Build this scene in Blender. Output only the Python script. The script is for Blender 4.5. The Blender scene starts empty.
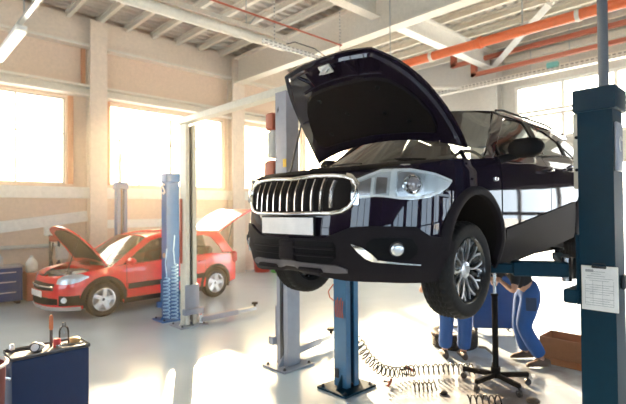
import bpy, bmesh, math, random
from mathutils import Vector, Matrix
random.seed(7)
COL = bpy.context.scene.collection
PI = math.pi
# ------------------------------------------------------------------ helpers
def tab(t, x):
    if x <= t[0][0]: return t[0][1]
    for (a, b), (c, d) in zip(t, t[1:]):
        if x <= c: return b + (d - b) * (x - a) / (c - a)
    return t[-1][1]

def mat(name, col, rough=.5, metal=0., coat=0., var=.06, scale=14., bump=0., emit=None, spec=.5, bscale=None):
    m = bpy.data.materials.new(name); m.use_nodes = True
    nt = m.node_tree; b = nt.nodes['Principled BSDF']
    b.inputs['Roughness'].default_value = rough
    b.inputs['Metallic'].default_value = metal
    b.inputs['Coat Weight'].default_value = coat
    b.inputs['Coat Roughness'].default_value = .03
    b.inputs['Specular IOR Level'].default_value = spec
    tc = nt.nodes.new('ShaderNodeTexCoord')
    no = nt.nodes.new('ShaderNodeTexNoise'); no.inputs['Scale'].default_value = scale; no.inputs['Detail'].default_value = 3
    nt.links.new(tc.outputs['Object'], no.inputs['Vector'])
    cr = nt.nodes.new('ShaderNodeValToRGB')
    c = list(col)
    cr.color_ramp.elements[0].position = .3; cr.color_ramp.elements[1].position = .7
    cr.color_ramp.elements[0].color = [max(0, v * (1 - var)) for v in c] + [1]
    cr.color_ramp.elements[1].color = [min(1, v * (1 + var)) for v in c] + [1]
    nt.links.new(no.outputs['Fac'], cr.inputs['Fac']); nt.links.new(cr.outputs['Color'], b.inputs['Base Color'])
    if bump:
        n2 = nt.nodes.new('ShaderNodeTexNoise'); n2.inputs['Scale'].default_value = bscale or scale * 4
        nt.links.new(tc.outputs['Object'], n2.inputs['Vector'])
        bp = nt.nodes.new('ShaderNodeBump'); bp.inputs['Strength'].default_value = bump; bp.inputs['Distance'].default_value = .01
        nt.links.new(n2.outputs['Fac'], bp.inputs['Height']); nt.links.new(bp.outputs['Normal'], b.inputs['Normal'])
    if emit:
        b.inputs['Emission Color'].default_value = list(emit[0]) + [1]; b.inputs['Emission Strength'].default_value = emit[1]
    return m

def glass_mat(name, tint, trans, rough=.02):
    """thin pane: tinted see-through with a fresnel reflection"""
    m = bpy.data.materials.new(name); m.use_nodes = True; nt = m.node_tree
    for n in list(nt.nodes): nt.nodes.remove(n)
    out = nt.nodes.new('ShaderNodeOutputMaterial'); mx = nt.nodes.new('ShaderNodeMixShader')
    tr = nt.nodes.new('ShaderNodeBsdfTransparent'); gl = nt.nodes.new('ShaderNodeBsdfGlossy')
    fr = nt.nodes.new('ShaderNodeFresnel'); fr.inputs['IOR'].default_value = trans
    no = nt.nodes.new('ShaderNodeTexNoise'); no.inputs['Scale'].default_value = 3
    cr = nt.nodes.new('ShaderNodeValToRGB')
    cr.color_ramp.elements[0].color = [v * .95 for v in tint] + [1]; cr.color_ramp.elements[1].color = list(tint) + [1]
    nt.links.new(no.outputs['Fac'], cr.inputs['Fac']); nt.links.new(cr.outputs['Color'], tr.inputs['Color'])
    gl.inputs['Roughness'].default_value = rough
    nt.links.new(fr.outputs[0], mx.inputs[0]); nt.links.new(tr.outputs[0], mx.inputs[1]); nt.links.new(gl.outputs[0], mx.inputs[2])
    nt.links.new(mx.outputs[0], out.inputs['Surface'])
    return m

class MB:
    def __init__(s): s.v = []; s.f = []; s.mi = []; s.cur = 0
    def add(s, vs, fs):
        o = len(s.v); s.v += [tuple(v) for v in vs]
        for f in fs: s.f.append(tuple(i + o for i in f)); s.mi.append(s.cur)
        return s
    def box(s, c, d, rz=0, rx=0, ry=0, bev=0):
        hx, hy, hz = [k / 2 for k in d]
        R = Matrix.Rotation(rz, 3, 'Z') @ Matrix.Rotation(ry, 3, 'Y') @ Matrix.Rotation(rx, 3, 'X')
        b = min(bev, hx * .95, hy * .95, hz * .95)
        vs = []; fs = []
        if b <= 0:
            for z in (-hz, hz):
                for x, y in ((-hx, -hy), (hx, -hy), (hx, hy), (-hx, hy)): vs.append((x, y, z))
            fs = [(0, 3, 2, 1), (4, 5, 6, 7), (0, 1, 5, 4), (1, 2, 6, 5), (2, 3, 7, 6), (3, 0, 4, 7)]
        else:
            def ring(a, bb, z):
                r = []
                for (sx, sy, a0) in ((1, 1, 0), (-1, 1, 90), (-1, -1, 180), (1, -1, 270)):
                    for k in (0, 45, 90):
                        t = math.radians(a0 + k); r.append((sx * (a - bb) + bb * math.cos(t), sy * (a2 - bb) + bb * math.sin(t), z))
                return r
            rings = []
            for (ins, z) in ((b, -hz), (0, -hz + b), (0, hz - b), (b, hz)):
                a2 = hy - ins; rings.append(ring(hx - ins, max(b - ins, b * .15), z))
            n = 12
            for r in rings: vs += r
            for k in range(3):
                for i in range(n): fs.append((k * n + i, k * n + (i + 1) % n, (k + 1) * n + (i + 1) % n, (k + 1) * n + i))
            fs.append(tuple(range(n - 1, -1, -1))); fs.append(tuple(range(3 * n, 4 * n)))
        c = Vector(c)
        return s.add([R @ Vector(v) + c for v in vs], fs)
    def tube(s, pts, r, n=8, closed=False):
        pts = [Vector(p) for p in pts]; m = len(pts)
        rr = r if isinstance(r, (list, tuple)) else [r] * m
        vs = []; fs = []; pn = None
        for i, p in enumerate(pts):
            if closed: t = pts[(i + 1) % m] - pts[i - 1]
            else: t = pts[min(i + 1, m - 1)] - pts[max(i - 1, 0)]
            t.normalize()
            if pn is None:
                a = Vector((0, 0, 1)) if abs(t.z) < .9 else Vector((1, 0, 0)); pn = (a - t * a.dot(t)).normalized()
            else:
                pn = pn - t * pn.dot(t)
                if pn.length < 1e-6: pn = t.orthogonal()
                pn.normalize()
            b = t.cross(pn)
            for k in range(n):
                a = 2 * PI * k / n; vs.append(p + (pn * math.cos(a) + b * math.sin(a)) * rr[i])
        for i in range(m if closed else m - 1):
            j = (i + 1) % m
            for k in range(n): fs.append((i * n + k, i * n + (k + 1) % n, j * n + (k + 1) % n, j * n + k))
        if not closed: fs.append(tuple(range(n - 1, -1, -1))); fs.append(tuple((m - 1) * n + k for k in range(n)))
        return s.add(vs, fs)
    def cyl(s, a, b, r, r2=None, n=16): return s.tube([a, b], [r, r if r2 is None else r2], n)
    def lathe(s, prof, c=(0, 0, 0), axis='Z', n=24, rfun=None):
        """prof: list of (radius, height)"""
        vs = []; fs = []; m = len(prof)
        for j in range(n):
            a = 2 * PI * j / n
            for i, (r, h) in enumerate(prof):
                if rfun: r = rfun(i, j, r)
                x, y = r * math.cos(a), r * math.sin(a)
                p = (x, y, h) if axis == 'Z' else ((x, h, y) if axis == 'Y' else (h, x, y))
                vs.append(Vector(p) + Vector(c))
        for j in range(n):
            k = (j + 1) % n
            for i in range(m - 1): fs.append((j * m + i, k * m + i, k * m + i + 1, j * m + i + 1))
        return s.add(vs, fs)
    def grid(s, rows, closed=False):
        m = len(rows[0]); vs = [v for r in rows for v in r]; fs = []
        for i in range(len(rows) - 1):
            for j in range(m - 1 + (1 if closed else 0)):
                k = (j + 1) % m; fs.append((i * m + j, i * m + k, (i + 1) * m + k, (i + 1) * m + j))
        return s.add(vs, fs)
    def slab(s, rows, rows2, skip=()):
        """two matched grids + rims"""
        n, m = len(rows), len(rows[0]); s.grid(rows); s.grid(rows2)
        if 'a' not in skip: s.grid([rows[0], rows2[0]])
        if 'b' not in skip: s.grid([rows[-1], rows2[-1]])
        if 'c' not in skip: s.grid([[r[0] for r in rows], [r[0] for r in rows2]])
        if 'd' not in skip: s.grid([[r[-1] for r in rows], [r[-1] for r in rows2]])
        return s
    def prism(s, poly, d, f):
        """poly: 2D points, extruded d along third axis; f maps (u,v,w)->xyz"""
        n = len(poly); vs = [f(u, v, 0) for u, v in poly] + [f(u, v, d) for u, v in poly]
        fs = [tuple(range(n)), tuple(range(2 * n - 1, n - 1, -1))] + [(i, (i + 1) % n, n + (i + 1) % n, n + i) for i in range(n)]
        return s.add(vs, fs)
    def build(s, name, mats, parent=None, angle=38, loc=None, rz=0, merge=True):
        me = bpy.data.meshes.new(name); me.from_pydata([tuple(v) for v in s.v], [], s.f)
        if not isinstance(mats, (list, tuple)): mats = [mats]
        for m in mats: me.materials.append(m)
        for p, i in zip(me.polygons, s.mi): p.material_index = i
        bm = bmesh.new(); bm.from_mesh(me)
        if merge: bmesh.ops.remove_doubles(bm, verts=bm.verts, dist=2e-5)
        bmesh.ops.recalc_face_normals(bm, faces=bm.faces); bm.to_mesh(me); bm.free()
        for p in me.polygons: p.use_smooth = True
        me.set_sharp_from_angle(angle=math.radians(angle))
        o = bpy.data.objects.new(name, me); COL.objects.link(o)
        if parent: o.parent = parent
        if loc: o.location = loc
        o.rotation_euler.z = rz
        return o

def tag(o, label, cat, group=None, kind=None):
    o['label'] = label; o['category'] = cat
    if group: o['group'] = group
    if kind: o['kind'] = kind
    return o
def thing(name, label, cat, loc=(0, 0, 0), rz=0, group=None):
    o = bpy.data.objects.new(name, None); COL.objects.link(o); o.location = loc; o.rotation_euler.z = rz
    o.empty_display_size = .1
    return tag(o, label, cat, group)
def struct(o): o['kind'] = 'structure'; return o
def copy_tree(o, parent=None):
    c = o.copy(); COL.objects.link(c)
    if parent: c.parent = parent
    for ch in [x for x in o.children]: copy_tree(ch, c)
    return c

# ------------------------------------------------------------------ camera (calibrated from the picture)
TH = math.radians(46.5); PIT = math.radians(1.0); ROL = math.radians(.47); HC = 1.94; FPX = 460.
f0 = Vector((math.cos(TH), math.sin(TH), 0)); r0 = Vector((math.sin(TH), -math.cos(TH), 0)); Z = Vector((0, 0, 1))
fw = f0 * math.cos(PIT) + Z * math.sin(PIT); up = -f0 * math.sin(PIT) + Z * math.cos(PIT)
Rc = math.cos(ROL) * r0 - math.sin(ROL) * up; Uc = math.sin(ROL) * r0 + math.cos(ROL) * up
cam_d = bpy.data.cameras.new('camera'); cam = bpy.data.objects.new('camera', cam_d); COL.objects.link(cam)
M = Matrix((Rc, Uc, -fw)).transposed().to_4x4(); M.translation = Vector((0, 0, HC)); cam.matrix_world = M
cam_d.sensor_width = 36; cam_d.lens = FPX / 626 * 36; cam_d.clip_end = 300
cam_d.dof.use_dof = True; cam_d.dof.focus_distance = 3.7; cam_d.dof.aperture_fstop = 1.6
bpy.context.scene.camera = cam

# ------------------------------------------------------------------ materials
def floor_mat():
    m = mat('floor_epoxy', (.50, .60, .68), .2, var=.05, scale=1.2, bump=.02, bscale=3)
    nt = m.node_tree; b = nt.nodes['Principled BSDF']
    tc = nt.nodes.new('ShaderNodeTexCoord')
    base = b.inputs['Base Color'].links[0].from_socket
    # a worn, stained patch by the jack stand, with a shape of its own
    mp = nt.nodes.new('ShaderNodeMapping'); mp.inputs['Location'].default_value = (-4.75, -1.75, 0)
    nt.links.new(tc.outputs['Object'], mp.inputs['Vector'])
    ln = nt.nodes.new('ShaderNodeVectorMath'); ln.operation = 'LENGTH'
    nt.links.new(mp.outputs[0], ln.inputs[0])
    n1 = nt.nodes.new('ShaderNodeTexNoise'); n1.inputs['Scale'].default_value = 3.2; n1.inputs['Detail'].default_value = 8
    nt.links.new(tc.outputs['Object'], n1.inputs['Vector'])
    ma = nt.nodes.new('ShaderNodeMath'); ma.operation = 'MULTIPLY_ADD'; ma.inputs[1].default_value = 3.2
    nt.links.new(n1.outputs['Fac'], ma.inputs[0]); nt.links.new(ln.outputs['Value'], ma.inputs[2])
    cr = nt.nodes.new('ShaderNodeValToRGB'); cr.color_ramp.elements[0].position = .0; cr.color_ramp.elements[1].position = 1
    mr = nt.nodes.new('ShaderNodeMapRange'); mr.inputs['From Min'].default_value = 1.9; mr.inputs['From Max'].default_value = 3.3
    mr.inputs['To Min'].default_value = .8; mr.inputs['To Max'].default_value = 0
    nt.links.new(ma.outputs[0], mr.inputs['Value'])
    mx = nt.nodes.new('ShaderNodeMix'); mx.data_type = 'RGBA'
    nt.links.new(mr.outputs[0], mx.inputs['Factor']); nt.links.new(base, mx.inputs['A']); mx.inputs['B'].default_value = (.20, .14, .11, 1)
    nt.links.new(mx.outputs['Result'], b.inputs['Base Color'])
    return m
M_FLOOR = floor_mat()
M_CREAM = mat('glow_tinted_cream', (.78, .66, .54), .7, bump=.03)  # cream for left wall trim, warm glow tinted into the colour
M_PEACH = mat('glow_tinted_peach', (.74, .57, .44), .7, bump=.03)  # left wall colour with the warm window glow painted in
M_RUST = mat('rust_orange_reveal', (.62, .28, .14), .6)
M_GREYW = mat('grey_beige_wall', (.60, .58, .54), .7, bump=.03)
M_DKWALL = mat('unseen_wall_black', (.014, .014, .016), .9, spec=.1)  # near-black on unseen walls, keeps reflections in the car dark
M_WHITEP = mat('white_painted_steel', (.82, .80, .74), .45)
M_DECK = mat('steel_roof_deck', (.60, .55, .48), .5, var=.05)  # part of the warm glow is mixed into the deck colour
M_BEAM = mat('cream_steel_beam', (.80, .74, .63), .5)
M_ORANGE = mat('orange_pipe_paint', (.85, .17, .05), .35)
M_REDST = mat('red_brown_steel', (.45, .10, .05), .5)
M_GALV = mat('galvanised_metal', (.5, .52, .52), .4, metal=.8)
def perf_mat():
    m = mat('perforated_white_steel', (.82, .80, .74), .45); nt = m.node_tree; b = nt.nodes['Principled BSDF']; base = b.inputs['Base Color'].links[0].from_socket
    tc = nt.nodes.new('ShaderNodeTexCoord'); br = nt.nodes.new('ShaderNodeTexBrick'); br.inputs['Scale'].default_value = 1; br.offset = 0
    br.inputs['Brick Width'].default_value = .12; br.inputs['Row Height'].default_value = .08; br.inputs['Mortar Size'].default_value = .024; br.inputs['Mortar Smooth'].default_value = .1
    mp = nt.nodes.new('ShaderNodeMapping'); mp.inputs['Rotation'].default_value = (PI / 2, 0, PI / 2)
    sp = nt.nodes.new('ShaderNodeSeparateXYZ'); cb = nt.nodes.new('ShaderNodeCombineXYZ'); ad = nt.nodes.new('ShaderNodeMath'); ad.operation = 'ADD'
    nt.links.new(tc.outputs['Object'], sp.inputs[0]); nt.links.new(sp.outputs['X'], ad.inputs[0]); nt.links.new(sp.outputs['Y'], ad.inputs[1]); nt.links.new(ad.outputs[0], cb.inputs['X']); nt.links.new(sp.outputs['Z'], cb.inputs['Y']); nt.links.new(cb.outputs[0], br.inputs['Vector'])
    mx = nt.nodes.new('ShaderNodeMix'); mx.data_type = 'RGBA'; nt.links.new(br.outputs['Fac'], mx.inputs['Factor']); mx.inputs['A'].default_value = (.25, .24, .22, 1); nt.links.new(base, mx.inputs['B']); nt.links.new(mx.outputs['Result'], b.inputs['Base Color']); return m
M_PERF = perf_mat()
M_MAST = mat('grey_mast_paint', (.16, .17, .19), .45, metal=.3)
M_GLASS = glass_mat('window_glass', (.97, .98, .98), 1.25)
M_PAINT = mat('dark_plum_car_paint', (.013, .008, .017), .7, metal=.0, coat=1., var=.1, scale=200, spec=.0)
M_CLAD = mat('grey_brown_cladding', (.016, .013, .015), .55, spec=.05, bump=.05, bscale=300)
M_BLACK = mat('black_plastic', (.005, .005, .006), .55, spec=.08)
M_MATTE = mat('matte_black_liner', (.007, .005, .005), .75, spec=.15, bump=.2, bscale=120)
M_CHROME = mat('chrome', (.86, .84, .82), .12, metal=1.)
M_SILVER = mat('satin_silver', (.72, .72, .73), .28, metal=.9)
M_LAMPIN = mat('headlight_reflector', (.80, .82, .82), .25, metal=.25)
M_LENS = glass_mat('clear_lens', (.96, .97, .97), 1.45)
M_PROJ = mat('projector_lens', (.20, .19, .21), .05, coat=1)
M_RUBBER = mat('tyre_rubber', (.010, .009, .009), .6, spec=.2, bump=.1, bscale=150)
M_ALLOY = mat('bright_alloy', (.85, .85, .84), .35, metal=.35)
M_RIMB = mat('gloss_black_rim', (.012, .012, .014), .2, coat=.6)
M_PLATE = mat('blank_plate', (.86, .80, .76), .35)
M_TEAL = mat('dark_teal_paint', (.001, .026, .048), .5, spec=.12)
M_BLUE = mat('lift_blue_paint', (.035, .13, .34), .38, coat=.3)
M_SLATE = mat('slate_grey_paint', (.30, .31, .36), .4, coat=.3)
M_CREAMP = mat('cream_post_paint', (.80, .74, .60), .4, coat=.2)
M_DARKM = mat('dark_metal', (.045, .045, .05), .4, metal=.5)
M_STEEL = mat('bare_steel', (.55, .55, .56), .25, metal=1.)
M_NAVY = mat('navy_tool_cabinet', (.003, .045, .18), .4, spec=.3)
M_CARTB = mat('deep_blue_cart', (.001, .022, .085), .45, spec=.2)
M_CARGLASS = glass_mat('car_glass', (.42, .47, .45), 1.9)
M_SIDEGL = glass_mat('side_glass', (.22, .25, .24), 1.6)
M_DKGLASS = glass_mat('dark_car_glass', (.10, .10, .11), 1.5)
M_RED = mat('bright_red_car_paint', (.80, .003, .006), .3, coat=1.)
M_REDPL = mat('red_plastic', (.55, .02, .02), .4)
M_GREEN = mat('green_plastic', (.10, .55, .12), .4)
M_DENIM = mat('blue_work_denim', (.016, .085, .28), .85, bump=.3, bscale=60)
M_SHIRT = mat('black_cotton', (.012, .012, .014), .9)
M_SKIN = mat('skin', (.55, .30, .20), .5)
M_HAIR = mat('dark_hair', (.03, .02, .015), .6)
M_SHOE = mat('brown_leather', (.10, .055, .035), .6)
M_SHOED = mat('dark_shoe', (.03, .02, .02), .6)
M_CARD = mat('brown_cardboard', (.36, .15, .06), .8)
M_PAPER = mat('white_paper', (.80, .79, .78), .6)
M_INK = mat('grey_print', (.35, .35, .36), .7)
M_SEAT = mat('grey_seat_fabric', (.12, .11, .11), .9)
M_BAG = mat('pale_seat_cover_film', (.55, .60, .68), .3)
M_HOSEK = mat('black_air_hose', (.02, .03, .03), .35)
M_HOSEB = mat('pale_blue_air_hose', (.40, .60, .80), .35)
M_TUBEL = mat('lamp_diffuser', (.88, .85, .76), .4, emit=((1, .96, .85), .35))
M_CLEARP = glass_mat('clear_bottle', (.80, .82, .84), 1.4)
M_ASPH = mat('pale_concrete_yard', (.72, .72, .70), .8)
M_HEDGE = mat('green_hedge', (.10, .22, .06), .9, var=.5, scale=4, bump=.6, bscale=8)

# ------------------------------------------------------------------ setting
WY, BX, ZC = 12.35, 14.0, 6.72
XN, YN = -7.0, -6.0
b = MB(); b.box(((XN + BX) / 2, (YN + WY) / 2, -.05), (BX - XN, WY - YN, .1))
struct(b.build('floor', M_FLOOR))
b = MB(); b.box((BX + 30, 3, -.08), (60, 90, .1)); struct(b.build('ground', M_ASPH))
# ceiling: corrugated deck + purlins
b = MB(); rows = []
for x in (XN, BX):
    r = []; y = YN
    while y < WY:
        for dy, dz in ((0, 0), (.09, 0), (.13, .06), (.22, .06)): r.append((x, y + dy, ZC + .2 + dz))
        y += .26
    rows.append(r)
b.grid(rows); rows2 = [[(v[0], v[1], ZC + .34) for v in r] for r in rows]; b.grid(rows2)
ceil = struct(b.build('ceiling', M_DECK, merge=False))
b = MB(); b.box((0, (YN + WY) / 2, ZC + .17), (.09, WY - YN, .05)); b.box((0, (YN + WY) / 2, ZC + .09), (.02, WY - YN, .14)); b.box((0, (YN + WY) / 2, ZC + .01), (.09, WY - YN, .025))
pur = b.build('purlin', M_BEAM, ceil, loc=(XN + .3, 0, 0))
x = XN + .3 + .72
while x < BX:
    c = pur.copy(); COL.objects.link(c); c.location = (x, 0, 0); x += .72

def wall_y(name, y, th, x0, x1, z1, holes, m):
    """wall in plane y with rectangular holes (xa,xb,za,zb)"""
    b = MB(); xs = sorted({x0, x1} | {h[0] for h in holes} | {h[1] for h in holes})
    for a, c in zip(xs, xs[1:]):
        hs = sorted([h for h in holes if h[0] <= a + 1e-6 and h[1] >= c - 1e-6], key=lambda h: h[2])
        z = 0
        for h in hs:
            if h[2] > z: b.box(((a + c) / 2, y, (z + h[2]) / 2), (c - a, th, h[2] - z))
            z = h[3]
        if z < z1: b.box(((a + c) / 2, y, (z + z1) / 2), (c - a, th, z1 - z))
    return struct(b.build(name, m))
WIN = [(-6.5, -3.4), (-3.0, .4), (.5, 3.37), (4.42, 7.9), (8.6, 11.2), (11.4, 13.8)]
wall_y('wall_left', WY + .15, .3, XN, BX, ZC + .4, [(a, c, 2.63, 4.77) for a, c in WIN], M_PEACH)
WR = [(-6, -3.4), (-3, -.4), (0, 2.5), (3.1, 5.5), (6.1, 7.6), (8.1, 9.6), (10.1, 11.5), (12., 13.6)]
wall_y('unseen_wall_right', YN - .15, .3, XN, BX, ZC + .4, [(a, c, .5, 2.8) for a, c in WR], M_DKWALL)
def wall_x(name, x, th, y0, y1, z1, holes, m):
    b = MB(); ys = sorted({y0, y1} | {h[0] for h in holes} | {h[1] for h in holes})
    for a, c in zip(ys, ys[1:]):
        hs = sorted([h for h in holes if h[0] <= a + 1e-6 and h[1] >= c - 1e-6], key=lambda h: h[2]); z = 0
        for h in hs:
            if h[2] > z: b.box((x, (a + c) / 2, (z + h[2]) / 2), (th, c - a, h[2] - z))
            z = h[3]
        if z < z1: b.box((x, (a + c) / 2, (z + z1) / 2), (th, c - a, z1 - z))
    return struct(b.build(name, m))
wall_x('wall_back', BX + .15, .3, .3, WY, ZC + .4, [(.6, 5.85, 0, 5.6), (7.3, 11.7, 2.6, 5.0)], M_GREYW)
wall_x('unseen_wall_end', BX + .15, .3, YN, .3, ZC + .4, [(-5.4, -.2, .75, 2.8)], M_DKWALL)  # unseen stretch of back wall, darkened and glazed for the car door reflections

def window(n, axis, plane, a, c, z0, z1, mull, bars, fm, fw_=.045):
    """frame + one pane as parts"""
    root = bpy.data.objects.new('window_%d' % n, None); COL.objects.link(root); struct(root)
    root.location = (a, plane, z0) if axis == 'x' else (plane, a, z0)
    W, H = c - a, z1 - z0
    def bx(b, u, z, du, dz, t=.07):
        b.box((u, 0, z) if axis == 'x' else (0, u, z), (du, t, dz) if axis == 'x' else (t, du, dz))
    f = MB()
    bx(f, W / 2, fw_ / 2, W, fw_); bx(f, W / 2, H - fw_ / 2, W, fw_); bx(f, fw_ / 2, H / 2, fw_, H - 2 * fw_); bx(f, W - fw_ / 2, H / 2, fw_, H - 2 * fw_)
    for u in mull: bx(f, u - a, H / 2, fw_ * .8, H - 2 * fw_, .06)
    for z in bars: bx(f, W / 2, z - z0, W - 2 * fw_, fw_ * .8, .055)
    f.build('window_frame', fm, root)
    g = MB(); bx(g, W / 2, H / 2, W - 2 * fw_, H - 2 * fw_, .008); g.build('pane', M_GLASS, root)
    return root
M_FR = mat('pale_window_frame', (.72, .66, .58), .5)
M_FRD = mat('unseen_dark_window_frame', (.10, .09, .09), .5)
n = 0
for (a, c) in WIN:
    n += 1
    if a > 4 and a < 5: mu = [4.7, 5.24]; br = [3.83]
    elif abs(a - .5) < .01: mu = [1.4, 2.33]; br = [3.87]
    else: mu = [a + (c - a) * k / 3 for k in (1, 2)]; br = [3.85]
    window(n, 'x', WY + .12, a, c, 2.63, 4.77, mu, br, M_FR)
for (a, c) in WR:
    for z0, z1 in ((.5, 2.8),):
        n += 1; window(n, 'x', YN - .12, a, c, z0, z1, [a + (c - a) / 2], [(z0 + z1) / 2], M_FRD, .13)  # windows of the unseen right wall
n += 1; window(n, 'y', BX + .12, 7.3, 11.7, 2.6, 5.0, [8.4, 9.5, 10.6], [3.8], M_FR)
# sectional overhead doors, partly raised
def over_door(n, y0, y1):
    root = bpy.data.objects.new('door_%d' % n, None); COL.objects.link(root); struct(root); root.location = (BX + .08, y0, 0)
    W = y1 - y0; f = MB(); g = MB(); p = MB()
    for (z0, z1) in ((4.75, 5.6), (3.95, 4.7)):
        for z in (z0 + .04, z1 - .04): f.box((0, W / 2, z), (.07, W, .08))
        k = 4
        for i in range(k + 1): f.box((0, .04 + (W - .08) * i / k, (z0 + z1) / 2), (.07, .08, z1 - z0 - .16))
        g.box((0, W / 2, (z0 + z1) / 2), (.01, W - .02, z1 - z0 - .16))
    for j in range(5): p.box((0, W / 2, 3.12 + j * .165 + .0825), (.06 + .012 * (j % 2), W, .16))
    f.build('door_frame', M_WHITEP, root); g.build('pane', M_GLASS, root); p.build('door_panel', M_GREYW, root)
    return root
wall_x('unseen_wall_front', XN - .15, .3, YN, WY, ZC + .4, [(5.0, 9.5, 1.2, 4.2), (-2.5, 1.5, 1.2, 4.2)], M_DKWALL)  # unseen wall behind the camera, added to dim the hall
for (ya, yb) in ((5.0, 9.5), (-2.5, 1.5)):
    n += 1; window(n, 'y', XN - .12, ya, yb, 1.2, 4.2, [ya + (yb - ya) / 3, ya + (yb - ya) * 2 / 3], [2.7], M_FRD, .12)  # unseen windows, added to light the front of the car
over_door(1, .6, 5.85); n += 1; window(n, 'y', BX + .12, -5.4, -.2, .75, 2.8, [-4.4, -3.4, -2.4, -1.3], [1.75], M_FRD, .13)  # the window glazes the unseen wall end, for the car door reflections
tn = [0]
def trim(b, m):
    tn[0] += 1; return struct(b.build('trim_%d' % tn[0], m))
# left wall: eave girder, ledge, crane girt, sill band, columns, reveals
b = MB(); b.box(((XN + BX) / 2, WY - .06, (6.15 + ZC + .1) / 2), (BX - XN, .12, ZC - 6.05)); trim(b, M_CREAM)
b = MB(); b.box(((XN + BX) / 2, WY - .12, 6.1), (BX - XN, .24, .07)); trim(b, M_BEAM)
b = MB(); b.box(((XN + BX) / 2, WY - .14, 5.08), (BX - XN, .28, .05)); b.box(((XN + BX) / 2, WY - .03, 4.97), (BX - XN, .06, .2)); b.box(((XN + BX) / 2, WY - .14, 4.86), (BX - XN, .28, .05)); trim(b, M_BEAM)
b = MB(); b.box(((XN + BX) / 2, WY - .05, 2.42), (BX - XN, .1, .28)); trim(b, M_WHITEP)
for (x0, x1, m, z0, z1, t) in ((3.83, 4.24, M_CREAM, 0, ZC, .3), (8.01, 8.46, M_CREAM, 0, ZC, .3)):
    b = MB(); b.box(((x0 + x1) / 2, WY - t / 2, (z0 + z1) / 2), (.14, t - .04, z1 - z0))
    b.box(((x0 + x1) / 2, WY - t, (z0 + z1) / 2), (x1 - x0, .04, z1 - z0)); b.box(((x0 + x1) / 2, WY - .02, (z0 + z1) / 2), (x1 - x0, .04, z1 - z0)); trim(b, m)
for (x0, x1, z0, z1) in ((3.4, 3.52, 2.63, 4.8), (3.70, 3.8, 5.12, 6.05), (4.27, 4.4, 2.63, 4.8)):
    b = MB(); b.box(((x0 + x1) / 2, WY - .03, (z0 + z1) / 2), (x1 - x0, .06, z1 - z0)); trim(b, M_RUST)
# second, lower wall band right of the column, sloping brace left of it
b = MB(); b.box(((4.3 + 8) / 2, WY - .04, 1.62), (3.7, .08, .22)); trim(b, M_WHITEP)
b = MB(); b.box((1.9, WY - .06, 1.60), (3.9, .1, .26), ry=-math.radians(7)); trim(b, M_WHITEP)
# girders
def ibeam_y(x, y0, y1, z0, z1, w, m):
    b = MB(); c = (y0 + y1) / 2; L = y1 - y0
    b.box((x, c, z0 + .02), (w, L, .04)); b.box((x, c, z1 - .02), (w, L, .04)); b.box((x, c, (z0 + z1) / 2), (.03, L, z1 - z0 - .08)); return trim(b, m)
def ibeam_x(y, x0, x1, z0, z1, w, m):
    b = MB(); c = (x0 + x1) / 2; L = x1 - x0
    b.box((c, y, z0 + .02), (L, w, .04)); b.box((c, y, z1 - .02), (L, w, .04)); b.box((c, y, (z0 + z1) / 2), (L, .03, z1 - z0 - .08)); return trim(b, m)
ibeam_y(8.23, YN, WY - .3, 5.92, ZC, .3, M_BEAM)
ibeam_y(2.1, YN, 4, 6.0, ZC, .3, M_BEAM)
ibeam_x(6.4, XN, 8.05, 6.2, ZC, .26, M_BEAM); ibeam_x(6.4, 8.4, BX, 6.2, ZC, .26, M_WHITEP)
b = MB(); b.box((BX - .12, 6.46, ZC / 2), (.04, .55, ZC)); b.box((BX - .3, 6.46, ZC / 2), (.3, .05, ZC)); b.box((BX - .45, 6.46, ZC / 2), (.04, .55, ZC)); trim(b, M_GREYW)
b = MB(); b.tube([(13.6, 6.3, 6.25), (11.3, 3.85, ZC - .02)], .11, 4); trim(b, M_WHITEP)
b = MB(); b.tube([(12.2, 8.9, 5.9), (13.6, 6.9, 5.7)], .05, 6); trim(b, M_WHITEP)
# back wall bands
for z, m, d in ((6.45, M_REDST, .11), (6.02, M_REDST, .10)):
    b = MB(); y1 = 7.48 if z > 6.3 else 6.8
    b.box((13.2, (YN + y1) / 2, z), (.14, y1 - YN, d)); b.box((13.2, y1 - .08, z + .16), (.14, .16, .42)); trim(b, m)
b = MB(); b.box((BX - .06, (YN + 6.1) / 2, 6.45), (.1, 6.1 - YN, .16)); trim(b, M_BEAM)
b = MB(); b.box((BX - .05, (YN + 6.1) / 2, 5.93), (.1, 6.1 - YN, .12)); trim(b, M_BEAM)

# wires, cable trays, pipe
def wire(x, y, z0, z1, label):
    b = MB(); b.cyl((0, 0, 0), (0, 0, z1 - z0), .012, n=6); o = b.build('suspension_wire', M_GALV, loc=(x, y, z0)); tag(o, label, 'wire', 'suspension wires under the roof')
for (x, y, z0, z1, l) in ((7.9, 5.9, 5.05, ZC, 'thin hanging wire holding the orange pipe left of the white girder'), (7.9, 3.15, 5.05, ZC, 'thin hanging wire holding the orange pipe near the white diagonal brace'),
                          (13.33, 5.1, 5.8, ZC, 'thin wire dropping to the perforated tray, left of the teal junction box'), (13.33, 4.1, 5.8, ZC, 'thin wire dropping to the perforated tray, right of the teal junction box')):
    wire(x, y, z0, z1, l)
root = thing('overhead_pipe', 'long glossy orange pipe crossing under the roof from hood to lift mast', 'pipe', (7.9, 0, 4.94))
b = MB(); b.cyl((0, YN + .2, 0), (0, 8, 0), .085, n=20); b.build('pipe', M_ORANGE, root)
for y in (4.9, 3.9, 2.3, 6.2, .6):
    b = MB(); b.cyl((0, y - .03, 0), (0, y + .03, 0), .105, n=20); b.build('pipe_collar', M_BEAM if int(y) % 2 == 0 else M_ORANGE, root)
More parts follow.
